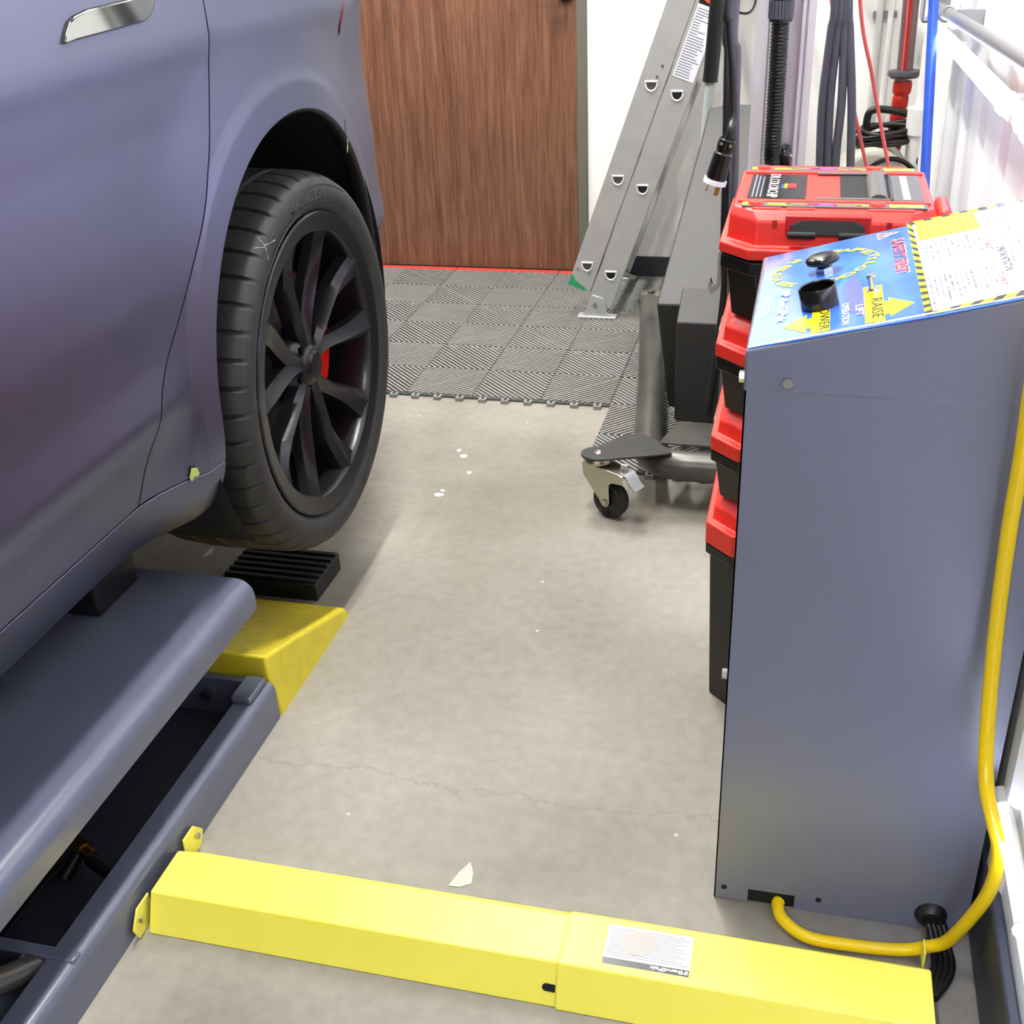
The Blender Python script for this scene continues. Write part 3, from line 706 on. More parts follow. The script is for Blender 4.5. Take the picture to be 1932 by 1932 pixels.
hz.build('hazard_stripes', 'yel', plate)
decal('load_table', [(1727, 424.5), (1835, 401), (1850, 433), (1735, 457)], 'yel', sheet, L1+.0006)
tb = MB()
for k in range(1, 9):
    a_, b2 = (1727+k*12.2, 424.5-k*2.65), (1735+k*13, 457-k*2.75)
    u_, v_ = pp(a_)+PN*(L1+.001), pp(b2)+PN*(L1+.001); tb.prism([u_, u_+PV*.0006, v_+PV*.0006, v_], PN*.0001)
tb.build('table_lines', 'greyp', sheet)
def ptext(s, p0, p1, hgt, m, bold=.02, lift_=.0022, parent=None, anchor=(0, 0)):
    a_, b2 = pp(p0), pp(p1); ln2 = abs((b2-a_).dot(PU)); v0 = (a_+b2)/2
    org = PO+PU*((a_-PO).dot(PU))+PV*((v0-PO).dot(PV))
    return text_in('panel_lettering', s, org, PU, PV, ln2, hgt, m, parent or plate, bold, lift_, anchor)
# text blocks too small to read: rows of fine grey lines
gl = MB(); gd = MB()
def lines(p_a, p_b, p_c, n, seed):
    rnd = random.Random(seed)
    for k in range(n):
        t = k/max(1, n-1); s0 = (p_a[0]+(p_b[0]-p_a[0])*t, p_a[1]+(p_b[1]-p_a[1])*t); fr_ = rnd.uniform(.55, 1.)
        dx, dy = (p_c[0]-p_a[0])*fr_, (p_c[1]-p_a[1])*fr_
        a_ = pp(s0)+PN*(L1+.0006); b2 = pp((s0[0]+dx, s0[1]+dy))+PN*(L1+.0006)
        b2 = a_+PU*((b2-a_).dot(PU)); nw = max(4, int((b2-a_).length/.006))
        for w_ in range(nw):
            if rnd.random() < .14: continue
            c0, c1 = a_.lerp(b2, (w_+.08)/nw), a_.lerp(b2, (w_+.86)/nw)
            (gd if rnd.random() < .22 else gl).prism([c0, c1, c1+PV*.0022, c0+PV*.0022], PN*.0001)
lines((1743, 462), (1840, 441), (1760, 502), 11, 1); lines((1751, 527), (1868, 503), (1768, 578), 13, 2)
lines((1855, 399), (1910, 388), (1878, 440), 5, 3); lines((1893, 452), (1950, 440), (1918, 520), 6, 4)
for o in (gl.build('fine_print', 'greyp', sheet), gd.build('fine_print', mat('dark_grey_print', (84, 86, 100), .4), sheet)): o['kind'] = 'stuff'
ptext('OPERATING INSTRUCTIONS', (1876, 470), (1903, 514), .0085, 'blkp', .02, .0022, sheet)
ptext('TO RAISE LIFT', (1854, 456), (1866, 474), .006, 'redp', .02, .0022, sheet)
ptext('TO LOWER LIFT', (1881, 518), (1893, 542), .006, 'redp', .02, .0022, sheet)
decal('red_heading', [(1907, 386), (1924, 382), (1952, 432), (1934, 436)], mat('faded_red_print', (240, 120, 130), .3), sheet, L1+.0006)
# blue half of the panel
decal('violet_patch', [(1592, 547), (1612, 520), (1624, 535), (1640, 575), (1628, 598), (1602, 590)], 'purple', plate, L1-.0001, .0002)
ptext('SAFETY FIRST', (1679, 456), (1693, 521), .0165, 'wht', .055, .0018); ptext('SAFETY FIRST', (1680, 457), (1693, 520), .0150, 'redp', .02, .0022)
decal('warning_triangle', [(1657, 455), (1655, 444), (1698, 439)], 'wht', plate, L1); decal('warning_triangle', [(1659, 453), (1657.5, 445.5), (1692, 440.5)], 'redp', plate, L1+.0004)
MB().prism([pp(p)+PN*(L1+.0009) for p in ((1665, 447.5), (1684, 443.2), (1685, 445), (1666, 449.5))], PN*.0002).build('warning_mark', 'wht', plate); MB().prism([pp(p)+PN*(L1+.0009) for p in ((1660, 448.5), (1663, 448), (1664, 450), (1661, 450.5))], PN*.0002).build('warning_mark', 'wht', plate)
ptext('BendPak', (1470, 569), (1465, 613), .0115, 'wht', .03); ptext('BP', (1474, 553), (1473, 565), .0115, 'wht', .05)
fp = MB()
for x_, l_ in ((1453, 34), (1446, 38), (1439, 42)):
    a_ = pp((x_, 563)); b2 = pp((x_-7, 563+l_)); a_ += PN*.0014; b2 = a_+PU*((b2-a_).dot(PU))
    MB().prism([a_, b2, b2+PV*.0022, a_+PV*.0022], PN*.0002).build('fine_print_line', 'pale_blue', plate)
ptext('LIFT', (1613, 580), (1617, 600), .0085, 'wht', .02); ptext('OPERATION', (1588, 577), (1589, 617), .0085, 'wht', .02)
decal('raise_arrow', [(1629, 545), (1664, 540), (1668, 571), (1677, 570), (1676, 564), (1726, 573), (1681, 599), (1680, 593), (1670, 596), (1671, 607), (1633, 613)], 'yel', plate, L1)
decal('lower_arrow', [(1533, 577), (1567, 570), (1566, 625), (1530, 633), (1530, 622), (1520, 622), (1521, 630), (1475, 621), (1523, 597), (1522, 606), (1533, 602)], 'yel', plate, L1)
ptext('RAISE', (1642, 568), (1648, 604), .0125, 'blkp', .0); ptext('LOWER', (1545, 582), (1548, 626), .0115, 'blkp', .0)
ring_c = pp((1556, 508))
def uv(p): q_ = pp(p)-PO; return q_.dot(PU), q_.dot(PV)
cu_, cv_ = uv((1552, 508))
for ch, p in zip('SAFETYLOCK', ((1577, 477), (1597, 475), (1620, 474), (1638, 478), (1649, 484), (1646, 490), (1639, 501), (1624, 509), (1603, 520), (1580, 528))):
    a_, b2 = uv(p); d_ = Vector((a_-cu_, b2-cv_)).normalized(); er = PU*d_.x+PV*d_.y; et = PU*d_.y-PV*d_.x
    text_in('panel_lettering', ch, PO+PU*a_+PV*b2, et, er, .0185, .0122, 'yel', plate, .03, .0019, (.5, .5))
for ch, p in zip('RELEASE', ((1499, 497), (1481, 508), (1470, 516), (1465, 523), (1467, 531), (1477, 538), (1490, 540))):
    a_, b2 = uv(p); d_ = Vector((a_-cu_, b2-cv_)).normalized(); er = -(PU*d_.x+PV*d_.y); et = -(PU*d_.y-PV*d_.x)
    text_in('panel_lettering', ch, PO+PU*a_+PV*b2, et, er, .0185, .0122, 'yel', plate, .03, .0019, (.5, .5))
# metal trim along the near edge of the panel
ed0, ed1 = pp((1409, 664)), pp((1640, 622)); MB().tube([PO+PU*.366+PV*.004+PN*.0015, PO+PU*.366+PV*.30+PN*.0015], .0014, 6).build('panel_edge', 'zinc', plate)
# palm knob, lowering cup and push button
k0 = pp((1556, 513))
kn = MB().lathe([(.0, .0235), (.010, .0232), (.017, .0218), (.0205, .0195), (.0213, .0165), (.0205, .0135), (.014, .0115), (.008, .010), (.007, .0)], k0, PN, 32).build('release_knob', 'blk', hood, smooth=50)
MB().cyl(k0+PN*.0012, k0+PN*.007, .012, 6).build('knob_nut', 'zinc', kn)
c0 = pp((1548, 579))
cup = MB().lathe([(.0, .0022), (.0190, .0022), (.0194, .025), (.0208, .0262), (.0217, .025), (.0217, .001)], c0, PN, 36).build('button_guard', 'blk', hood, smooth=40)
MB().cyl(c0+PN*.002, c0+PN*.010, .011, 20).build('lower_button', mat('green_button', (18, 50, 36), .2), cup)
s0 = pp((1648, 552))
MB().cyl(s0+PN*.0012, s0+PN*.0045, .0085, 6).build('button_nut', 'zinc', hood)
MB().lathe([(.0, .022), (.0050, .022), (.0055, .020), (.0045, .017), (.0045, .0)], s0, PN, 20).build('raise_button', 'zinc', hood)
# cable gland low on the near side
g0 = pl((1757, 1722), 1, CY0); MB().lathe([(.0, .012), (.014, .012), (.020, .006), (.022, .0)], (g0.x, CY0+.001, .030), (0, -1, 0), 24).build('cable_gland', 'plastic_blk', con)
# yellow hose looping out of the console
yh = [(n0.x+.045, 1.2405, .012), (n0.x+.043, 1.233, .0115), (.045, 1.208, .0105), (.078, 1.184, .0105), (.135, 1.1815, .0105), (.20, 1.187, .0105), (.236, 1.186, .026), (.262, 1.180, .055)]
for p, yy in (((1862, 1690), 1.15), ((1884, 1610), 1.13), ((1874, 1550), 1.13), ((1862, 1490), 1.14), ((1861, 1400), 1.17), ((1878, 1200), 1.20), ((1904, 1000), 1.205), ((1930, 850), 1.20), ((1960, 640), 1.19), ((1990, 400), 1.17)): yh.append(pl(p, 1, yy))
hx_ = yh[-1]; yh += [(min(hx_[0]+.01, .288), 1.14, hx_[2]+.1), (.288, 1.12, 1.35)]
tag(MB().tube(spline(yh, 10), .0088, 14).build('yellow_air_hose', 'hose_y', smooth=80, origin=(.1, 1.2, 0)), 'yellow rubber air hose looping from the console foot up the wall', 'hose')
# black cables from the gland
for k in range(4):
    rr = .0050; o_ = k*9
    path = [Vector((g0.x+(k-1.5)*.007, CY0-.009, .030))]+[fl(p, z_) for p, z_ in (((1752+o_, 1745), .022), ((1760+o_*1.1, 1790), .0075), ((1764+o_*1.2, 1820), .0065), ((1757+o_*1.2, 1850), .006), ((1742+o_*.8, 1884), .006))]
    path[-1].x = max(path[-1].x, .2405)
    tag(MB().tube(spline(path, 8), rr, 10).build('black_cable', 'cord_blk', smooth=80, origin=(.24, 1.15, 0)), 'black cable looping from console foot to end of yellow cover', 'cable', 'black cables by the console foot')

# ------------------------------------------------------------------ TOOLBOX STACK
BX, BY = .032, 1.845
def tbox(z0, zb, zr, zt, hx, hy, label, top=False):
    t = thing('toolbox', label, 'toolbox', (BX, BY, z0), 'stack of red and black toolboxes')
    ch = .045
    MB().loft([rect_ring(hx-.018, hy-.018, ch, z0, (BX, BY)), rect_ring(hx-.008, hy-.008, ch, zb-.022, (BX, BY)), rect_ring(hx-.001, hy-.001, ch, zb-.020, (BX, BY)), rect_ring(hx-.001, hy-.001, ch, zb, (BX, BY))]).build('body', 'blk_box', t, bevel=.0025)
    MB().loft([rect_ring(hx, hy, ch, zb+.0005, (BX, BY)), rect_ring(hx, hy, ch, zr, (BX, BY)), rect_ring(hx-.010, hy-.010, ch, zr+.001, (BX, BY)), rect_ring(hx-.012, hy-.012, ch, zt-.018, (BX, BY)), rect_ring(hx-.030, hy-.030, ch*.8, zt, (BX, BY))]).build('lid', 'red_box', t, bevel=.002)
    # metal draw latch on the side that faces the car
    zl = zb-.03
    MB().box((BX-hx-.004, BY-.035, zl-.012), (BX-hx+.012, BY+.035, zb+.01)).build('side_latch', 'zinc', t, bevel=.002)
    return t
S4 = tbox(.0, .326, .366, .408, .158, .178, 'tall black toolbox with red lid at the bottom of the stack')
S3 = tbox(.408, .500, .525, .566, .157, .177, 'red-lidded black toolbox second from the bottom of the stack')
S2 = tbox(.566, .660, .682, .724, .156, .176, 'red-lidded black toolbox right under the top box of the stack')
# top box, modelled in full
hx, hy, ch = .158, .178, .045
t1 = thing('toolbox', 'top red and black toolbox with carrying handle and black clips', 'toolbox', (BX, BY, .724), 'stack of red and black toolboxes')
MB().loft([rect_ring(hx-.022, hy-.022, ch, .724, (BX, BY)), rect_ring(hx-.012, hy-.012, ch, .800, (BX, BY)), rect_ring(hx-.003, hy-.003, ch, .802, (BX, BY)), rect_ring(hx-.003, hy-.003, ch, .822, (BX, BY))]).build('body', 'blk_box', t1, bevel=.002)
lidm = MB().loft([rect_ring(hx, hy, ch, .826, (BX, BY)), rect_ring(hx, hy, ch, .842, (BX, BY)), rect_ring(hx-.010, hy-.012, ch, .844, (BX, BY)), rect_ring(hx-.013, hy-.014, ch*.9, .880, (BX, BY)), rect_ring(hx-.018, hy-.030, ch*.7, .892, (BX, BY))])
lid = lidm.build('lid', 'red_box', t1, bevel=.0025)
ZL = .892
def lbox(y0, y1, x0, x1, z0, z1, name, m, parent=None, bev=.002): return MB().box((x0, y0, z0), (x1, y1, z1)).build(name, m, parent or lid, bevel=bev)
xa, xb = BX-hx+.024, BX+hx-.024
# three raised ribs across the lid; dark printed strips between them
yA, yB_ = BY-hy+.036, BY+hy-.036
for y0, y1 in ((yA+.040, yA+.052), (yB_-.052, yB_-.040)): lbox(y0, y1, xa-.002, xb+.002, ZL-.001, ZL+.003, 'lid_rib', 'red_box', None, .001)
for y0, y1 in ((yA-.002, yA+.006), (yB_-.006, yB_+.002)):
    lbox(y0, y1, xa+.022, xa+.062, ZL-.001, ZL+.002, 'lid_rib', 'red_box', None, .001); lbox(y0, y1, xa+.070, xa+.11, ZL-.001, ZL+.002, 'lid_rib', 'red_box', None, .001); lbox(y0, y1, xb-.085, xb-.022, ZL-.001, ZL+.002, 'lid_rib', 'red_box', None, .001)
for y0 in (yA+.010, yB_-.036):
    s_ = lbox(y0, y0+.026, xa+.006, xb-.004, ZL, ZL+.0022, 'printed_strip', 'grey_box', None, 0)
    L_ = xb-xa-.01; rnd = random.Random(3)
    def dab(f0, f1, m_, dy=.012, w_=.006):
        pts = []; n_ = 7
        for k in range(n_+1): pts.append((xa+.006+L_*(f0+(f1-f0)*k/n_), y0+dy+w_*(.5+.5*rnd.random())))
        for k in range(n_, -1, -1): pts.append((xa+.006+L_*(f0+(f1-f0)*k/n_), y0+dy-w_*(.3+.5*rnd.random())))
        MB().prism([(x_, y_, ZL+.0022) for x_, y_ in pts], (0, 0, .0003)).build('printed_splash', m_, s_, smooth=0)
    dab(.0, .05, 'lime', .013, .012); dab(.14, .27, 'yel'); dab(.24, .42, 'orange', .014, .004); dab(.36, .52, 'magenta', .012, .006); dab(.5, .66, 'orange', .011, .004); dab(.62, .70, 'yel', .012, .005); dab(.80, .98, 'lime', .012, .012)
    for f in (.10, .76): MB().lathe([(.0, .004), (.010, .004), (.012, .0)], (xa+L_*f, y0+.013, ZL+.002), (0, 0, 1), 20).build('strip_stud', 'red_box', s_)
# middle field: label, handle well with folding handle, second label
ym0, ym1 = yA+.056, yB_-.056
lbl = lbox(ym0+.004, ym1-.004, xa+.010, xa+.095, ZL, ZL+.0015, 'label', 'blk', None, 0)
text_in('label_lettering', 'DR.COLORCHIP', (xa+.038, ym1-.008, ZL+.0018), (0, -1, 0), (1, 0, 0), ym1-ym0-.016, .016, 'wht', lbl, .01)
MB().box((xa+.066, (ym0+ym1)/2-.014, ZL+.0015), (xa+.080, (ym0+ym1)/2+.014, ZL+.0019)).build('label_badge', 'redp', lbl); MB().box((xa+.062, (ym0+ym1)/2-.014, ZL+.0015), (xa+.067, (ym0+ym1)/2+.014, ZL+.0019)).build('label_badge', 'yel', lbl); MB().box((xa+.058, (ym0+ym1)/2-.016, ZL+.0015), (xa+.061, (ym0+ym1)/2+.006, ZL+.0019)).build('label_badge', 'blue', lbl)
gg = MB()
for k in range(3): gg.box((xa+.016+k*.006, ym0+.012, ZL+.0015), (xa+.018+k*.006, ym1-.012-.006*k, ZL+.0018))
gg.build('label_fine_print', 'greyp', lbl)
wx0, wx1 = xa+.145, xa+.215
lbox(ym0+.002, ym1-.002, wx0, wx1+.018, ZL-.0, ZL+.0008, 'handle_well_shade', 'gap', None, 0)  # flat dark patch stands in for shade inside the handle well
lbox(ym0-.003, ym0+.006, wx0-.035, wx1, ZL+.0008, ZL+.0042, 'handle_arm', 'grey_box'); lbox(ym1-.006, ym1+.003, wx0-.035, wx1, ZL+.0008, ZL+.0042, 'handle_arm', 'grey_box')
gpm = MB(); gpm.tube([((wx1-.016), ym0+.006, ZL-.006), ((wx1-.016), ym0+.02, ZL-.005), ((wx1-.016), ym1-.02, ZL-.005), ((wx1-.016), ym1-.006, ZL-.006)], .0155, 18); o = gpm.build('handle', 'grey_box', lid, smooth=50); o['label'] = 'dark grey folding carrying handle'
lbox(ym0+.002, ym1-.002, wx1+.0, wx1+.004, ZL+.001, ZL+.0045, 'handle_edge', 'blk')
lb2 = lbox(ym0+.004, ym1-.004, xb-.048, xb-.006, ZL, ZL+.0015, 'label', 'grey_box', None, 0)
MB().box((xb-.034, ym0+.010, ZL+.0015), (xb-.024, ym1-.010, ZL+.0019)).build('label_band', 'label', lb2)
for y0 in (ym0, ym1):
    pass
# recesses and black clips on the sides facing camera and back wall
for sy in (-1, 1):
    yf = BY+sy*(hy-.014)
    cxm = BX-.004
    MB().box((cxm-.060, yf+sy*.0012, .856), (cxm+.058, yf-sy*.014, .889)).build('clip_recess_shade', mat('recess_shade_red', (188, 26, 20), .5), lid, bevel=.002)  # recess shade put into a darker red of the lid
    cl = MB().loft([[(cxm-.052, yf+sy*.006, .862), (cxm+.050, yf+sy*.006, .862), (cxm+.050, yf+sy*.004, .876), (cxm+.030, yf+sy*.000, .886), (cxm-.032, yf+sy*.000, .886), (cxm-.052, yf+sy*.004, .876)], [(cxm-.052, yf-sy*.008, .862), (cxm+.050, yf-sy*.008, .862), (cxm+.050, yf-sy*.008, .876), (cxm+.030, yf-sy*.012, .888), (cxm-.032, yf-sy*.012, .888), (cxm-.052, yf-sy*.008, .876)]]).build('clip', 'plastic_blk', lid, bevel=.0015)
    for xs_ in (-.036, .034): MB().cyl((cxm+xs_-.019, yf+sy*.006, .863), (cxm+xs_+.019, yf+sy*.006, .863), .0055, 12).build('clip_pin', 'plastic_blk', cl)
    for xg in (BX-.082, BX+.075): MB().box((xg, yf+sy*.0006, .845), (xg+.007, yf-sy*.004, .882)).build('lid_groove_shade', mat('groove_shade_red', (170, 22, 16), .6), lid)  # darker red strips paint the shade of the grooves
MB().box((BX-hx-.001, BY-.128, .770), (BX-hx+.004, BY-.118, .824)).prism([(BX-hx+.002, BY-.130, .766), (BX-hx-.010, BY-.130, .758), (BX-hx-.014, BY-.130, .772), (BX-hx-.011, BY-.130, .782), (BX-hx-.007, BY-.130, .770), (BX-hx+.002, BY-.130, .776)], (0, .014, 0)).build('side_latch', 'zinc', t1)
MB().box((BX+hx-.004, BY-.05, .80), (BX+hx+.016, BY+.05, .872)).build('hinge_cover', 'red_box', t1, bevel=.008)

# ------------------------------------------------------------------ LADDER
lad = thing('extension_ladder', 'aluminium extension ladder leaning over from the tiled floor', 'ladder', (-.7, 4.0, 0))
LD = Vector((.3365, 0, .9417)).normalized(); LP = Vector((LD.z, 0, -LD.x))        # along the rails; across the rails
YN, YF_ = 3.735, 4.185
ORI = Vector((-.716, 0, .045))
LEN = 2.75
def lrail(yc, s0, s1, c0, c1, name, th=.026, out=-1):
    m_ = MB()
    o_ = ORI+Vector((0, yc, 0))
    def P_(c, d): return o_+LP*c+Vector((0, d*out, 0))
    ring = [P_(c0, 0), P_(c1, 0), P_(c1, -th), P_(c1-.006, -th), P_(c1-.006, -.003), P_(c0+.006, -.003), P_(c0+.006, -th), P_(c0, -th)]
    m_.loft([[p+LD*s for p in ring] for s in (s0, s1)]); return m_.build(name, 'alu', lad, bevel=.0015)
rails = []
for yc, out in ((YN, -1), (YF_, 1)):
    out_ = -1 if out == -1 else 1
    rails.append(lrail(yc, .03, LEN, .0, .082, 'base_rail', .03, out_))
    rails.append(lrail(yc+(-.004*0), .055, LEN-.1, -.084, -.004, 'fly_rail', .03, out_))
# rungs with D-shaped flanges on the outer face
base_z = pl((1122, 505), 1, YN)
s_first = (base_z-(ORI+Vector((0, YN, 0)))).dot(LD)
for kk in range(8):
    s_ = s_first+kk*.305
    for cc in (.041, -.044):
        o_ = ORI+LP*cc+LD*s_
        sec = [Vector((math.cos(a)*.014, 0, math.sin(a)*.016-.0)) for a in [PI+PI*i/10 for i in range(11)]]+[Vector((.0145, 0, .006)), Vector((-.0145, 0, .006))]
        MB().loft([[o_+p+Vector((0, yy, 0)) for p in sec] for yy in (YN+.002, YF_-.002)], cap=False).build('rung', 'alu', lad, smooth=40)
        fl_ = MB().tube([o_+p*1.28+Vector((0, YN-.001, 0)) for p in sec+[sec[0]]], .0035, 6).build('rung_flange', 'alu_s', lad)
        MB().prism([o_+p*1.05+Vector((0, YN-.0012, 0)) for p in sec], (0, .0008, 0)).build('rung_opening', 'gap' if cc > 0 else mat('rung_opening_%d' % kk, (70, 70, 58), .7), lad)
for yc, sg in ((YN, -1), (YF_, 1)):          # swivel feet
    o_ = ORI+Vector((0, yc, 0))+LP*.041
    ft = MB().prism([(o_.x-.055, yc+.006*sg, .012), (o_.x+.065, yc+.006*sg, .012), (o_.x+.062, yc+.006*sg, .022), (o_.x+.035, yc+.006*sg, .034), (o_.x+.024, yc+.006*sg, .085), (o_.x-.012, yc+.006*sg, .095), (o_.x-.035, yc+.006*sg, .05), (o_.x-.045, yc+.006*sg, .024)], (0, .004*sg, 0)).box((o_.x-.065, yc-.02, .0128), (o_.x+.068, yc+.025, .021)).build('foot', 'alu', lad, bevel=.002)
    MB().cyl((o_.x-.004, yc+.010*sg, .062), (o_.x-.004, yc+.016*sg, .062), .008, 6).build('foot_bolt', 'zinc', ft)
# green paint dab, warning label, rivets
og = ORI+Vector((0, YN-.0008, 0))
MB().prism([og+LP*-.0835+LD*.057, og+LP*-.008+LD*.057, og+LP*-.030+LD*.068, og+LP*-.062+LD*.078, og+LP*-.0835+LD*.098], (0, -.0006, 0)).build('green_paint_mark', 'green', lad)
sa = s_first+2*.305+.045
wl_ = MB().prism([og+LP*.008+LD*sa, og+LP*.076+LD*sa, og+LP*.076+LD*(sa+.215), og+LP*.008+LD*(sa+.215)], (0, -.0006, 0)).build('warning_label', 'wht', lad)
MB().prism([og+LP*.008+LD*(sa+.215), og+LP*.076+LD*(sa+.215), og+LP*.076+LD*(sa+.265), og+LP*.008+LD*(sa+.265)], (0, -.0008, 0)).build('label_head', 'blkp', wl_)
oc = og+LP*.042+LD*(sa+.240)+Vector((0, -.001, 0))
MB().prism([oc+LP*.030*math.cos(a)+LD*.017*math.sin(a) for a in [2*PI*k/24 for k in range(24)]], (0, -.0004, 0)).build('label_oval', mat('danger_red', (230, 80, 60), .3), wl_)
text_in('label_lettering', 'DANGER', oc+Vector((0, -.0006, 0))-LP*.024-LD*.006, LP, LD, .048, .012, 'wht', wl_, .02, .0002)
tl = MB()
rnd = random.Random(5)
for k in range(26):
    s_ = sa+.006+k*.0078
    c1_ = .072-rnd.random()*.02
    if k > 15: c1_ = .03+rnd.random()*.03
    tl.prism([og+LP*.012+LD*s_+Vector((0, -.0007, 0)), og+LP*c1_+LD*s_+Vector((0, -.0007, 0)), og+LP*c1_+LD*(s_+.003)+Vector((0, -.0007, 0)), og+LP*.012+LD*(s_+.003)+Vector((0, -.0007, 0))], (0, -.0002, 0))
tl.build('label_fine_print', 'greyp', wl_)
for s_, c_ in ((.78, -.035), (.815, -.03), (.12, -.07), (.125, -.03)):
    q = og+LP*c_+LD*s_; MB().cyl(q, q+Vector((0, -.003, 0)), .004, 10).build('rivet', 'zinc', lad)
MB().tube(spline([ORI+Vector((0, YF_-.02, 0))+LP*.085+LD*.98, ORI+Vector((0, YF_-.1, 0))+LP*.15+LD*1.0, ORI+Vector((0, YN+.1, 0))+LP*.155+LD*1.1, ORI+Vector((0, YN+.05, 0))+LP*.10+LD*1.35]), .004, 8).build('ladder_rope', 'cord_blk', lad)

# ------------------------------------------------------------------ MOBILE STAND (tube base, weighted black body, aluminium mast)
sd = thing('mobile_stand', 'black mobile stand on castors with tube base, weighted body and aluminium mast', 'stand', (-.1, 2.9, 0))
TR = .036; TZ = .112
leg = spline([(-.475, 3.60, TZ), (-.405, 3.1, TZ), (-.352, 2.68, TZ), (-.337, 2.55, TZ), (-.318, 2.475, TZ), (-.262, 2.435, TZ), (-.15, 2.432, TZ), (.06, 2.432, TZ)], 8)
base = MB().tube(leg, TR, 20).build('base_tube', 'tube_blk', sd, smooth=60)
MB().tube([(.06, 2.432, TZ), (.17, 2.46, TZ), (.20, 2.55, TZ), (.20, 3.55, TZ)], TR, 18).build('base_tube', 'tube_blk', sd, smooth=60)
MB().cyl((-.477, 3.615, TZ), (-.480, 3.632, TZ), .039, 20).cyl((-.478, 3.62, TZ+.036), (-.478, 3.62, TZ+.043), .012, 14).build('tube_cap', 'tube_blk', sd, bevel=.003)
MB().prism([(-.30, 2.47, .146), (.15, 2.47, .146), (.15, 2.60, .146), (-.27, 2.60, .146)], (0, 0, .004)).build('base_plate', 'tube_blk', sd)
# corner plate for the castor
CW = fl((1158, 966), 0)                    # castor contact
cpv = Vector((-.432, 2.388, .150))
pts = [(-.262, 2.415), (-.300, 2.398)]+[(cpv.x+.040*math.cos(a), cpv.y+.036*math.sin(a)) for a in [math.radians(300-k*20) for k in range(11)]]+[(-.385, 2.500), (-.350, 2.515), (-.31, 2.485)]
MB().prism([(x, y, .146) for x, y in pts], (0, 0, .006)).build('castor_plate', 'blackpc', sd, bevel=.0015)
MB().lathe([(0, .005), (.007, .0045), (.010, .002), (.0105, 0)], (cpv.x, cpv.y, .152), (0, 0, 1), 20).build('rivet', 'zinc', sd)
def castor(cx, cy, ang, wheelbase, brake=True):
    dv_ = Vector((math.cos(ang), math.sin(ang), 0)); sv = Vector((-dv_.y, dv_.x, 0)); c = Vector((cx, cy, 0))
    axle = c+dv_*wheelbase+Vector((0, 0, .044))
    fk = MB(); fk.lathe([(0, .146), (.030, .146), (.034, .140), (.034, .134), (.028, .130), (0, .130)], (cx, cy, 0), (0, 0, 1), 28)
    fork = fk.build('castor_swivel', 'zinc_y', sd, smooth=40)
    for s in (-1, 1):
        o_ = c+sv*s*.021
        P_ = lambda d, z: o_+dv_*d+Vector((0, 0, z))
        MB().prism([P_(-.030, .130), P_(.078, .128), P_(.092, .124), P_(.092, .104), P_(.060, .100), P_(.050, .092), P_(wheelbase+.012, .044), P_(wheelbase+.005, .033), P_(wheelbase-.008, .033), P_(wheelbase-.016, .044), P_(-.026, .098)], sv*s*.0025).build('castor_fork', 'zinc_y', fork, bevel=.001)
        MB().cyl(axle+sv*s*.023, axle+sv*s*.028, .0085, 6).build('axle_nut', 'zinc', fork)
    P_ = lambda d, w_, z: c+dv_*d+sv*w_+Vector((0, 0, z))
    MB().add([P_(-.03, -.021, .130), P_(.09, -.021, .126), P_(.09, .021, .126), P_(-.03, .021, .130), P_(-.03, -.021, .127), P_(.09, -.021, .123), P_(.09, .021, .123), P_(-.03, .021, .127)], [(0, 1, 2, 3), (7, 6, 5, 4), (0, 4, 5, 1), (1, 5, 6, 2), (2, 6, 7, 3), (3, 7, 4, 0)]).build('castor_top', 'zinc_y', fork, bevel=.002)
    if brake:
        MB().loft([[P_(.080, w_, .132), P_(.098, w_, .125), P_(.112, w_, .108), P_(.126, w_, .096), P_(.124, w_, .092), P_(.108, w_, .103), P_(.094, w_, .119), P_(.080, w_, .127)] for w_ in (-.018, .018)]).build('brake_pedal', 'zinc', fork, bevel=.001)
        MB().box(P_(.074, -.008, .126), P_(.086, .008, .146)).build('brake_tab', 'zinc', fork, bevel=.001)
    wm = MB().lathe([(.012, .013), (.034, .012), (.040, .017), (.043, .013), (.0445, 0), (.043, -.013), (.040, -.017), (.034, -.012), (.012, -.013)], axle, sv, 40).build('castor_wheel', 'plastic_blk', fork, smooth=40)
    for s in (-1, 1):
        for k in range(8):
            a = 2*PI*k/8; e = dv_*math.cos(a)+Vector((0, 0, math.sin(a)))
            MB().tube([axle+sv*s*.0125+e*.012, axle+sv*s*.0125+e*.035], .0016, 5).build('wheel_spoke', 'plastic_blk', wm)
    return fork
castor(cpv.x, cpv.y, math.atan2(CW.y-cpv.y-.045, CW.x-cpv.x+.045), .040)
castor(-.478, 3.62, 1.2, .035, False)
castor(.20, 3.5, 1.0, .035, False)
castor(.185, 2.52, .6, .035, False)
# weighted body: sloping slab with a square block in front
xl0, xl1, xr = -.350, -.298, -.03
bm_ = MB()
bm_.add([(-.318, 2.80, .10), (xr, 2.80, .10), (xr, 2.76, .395), (-.350, 2.76, .392), (-.318, 3.30, .10), (xr, 3.36, .10), (xr, 3.30, .745), (-.303, 3.30, .690), (-.290, 3.335, .765), (-.245, 3.345, .775), (xr, 3.345, .775)],
        [(0, 1, 2, 3), (3, 2, 6, 7), (7, 6, 10, 9, 8), (0, 3, 7, 8, 4), (1, 5, 10, 6, 2), (4, 8, 9, 10, 5), (0, 4, 5, 1)])
bm_.build('weighted_body', 'blackpc', sd, bevel=.004)
b2 = MB().prism([(-.290, 2.69, .110), (-.292, 2.69, .372), (-.292, 2.84, .437), (-.290, 2.84, .110)], (.20, 0, 0)); b2.build('front_block', 'blackpc', sd, bevel=.004)
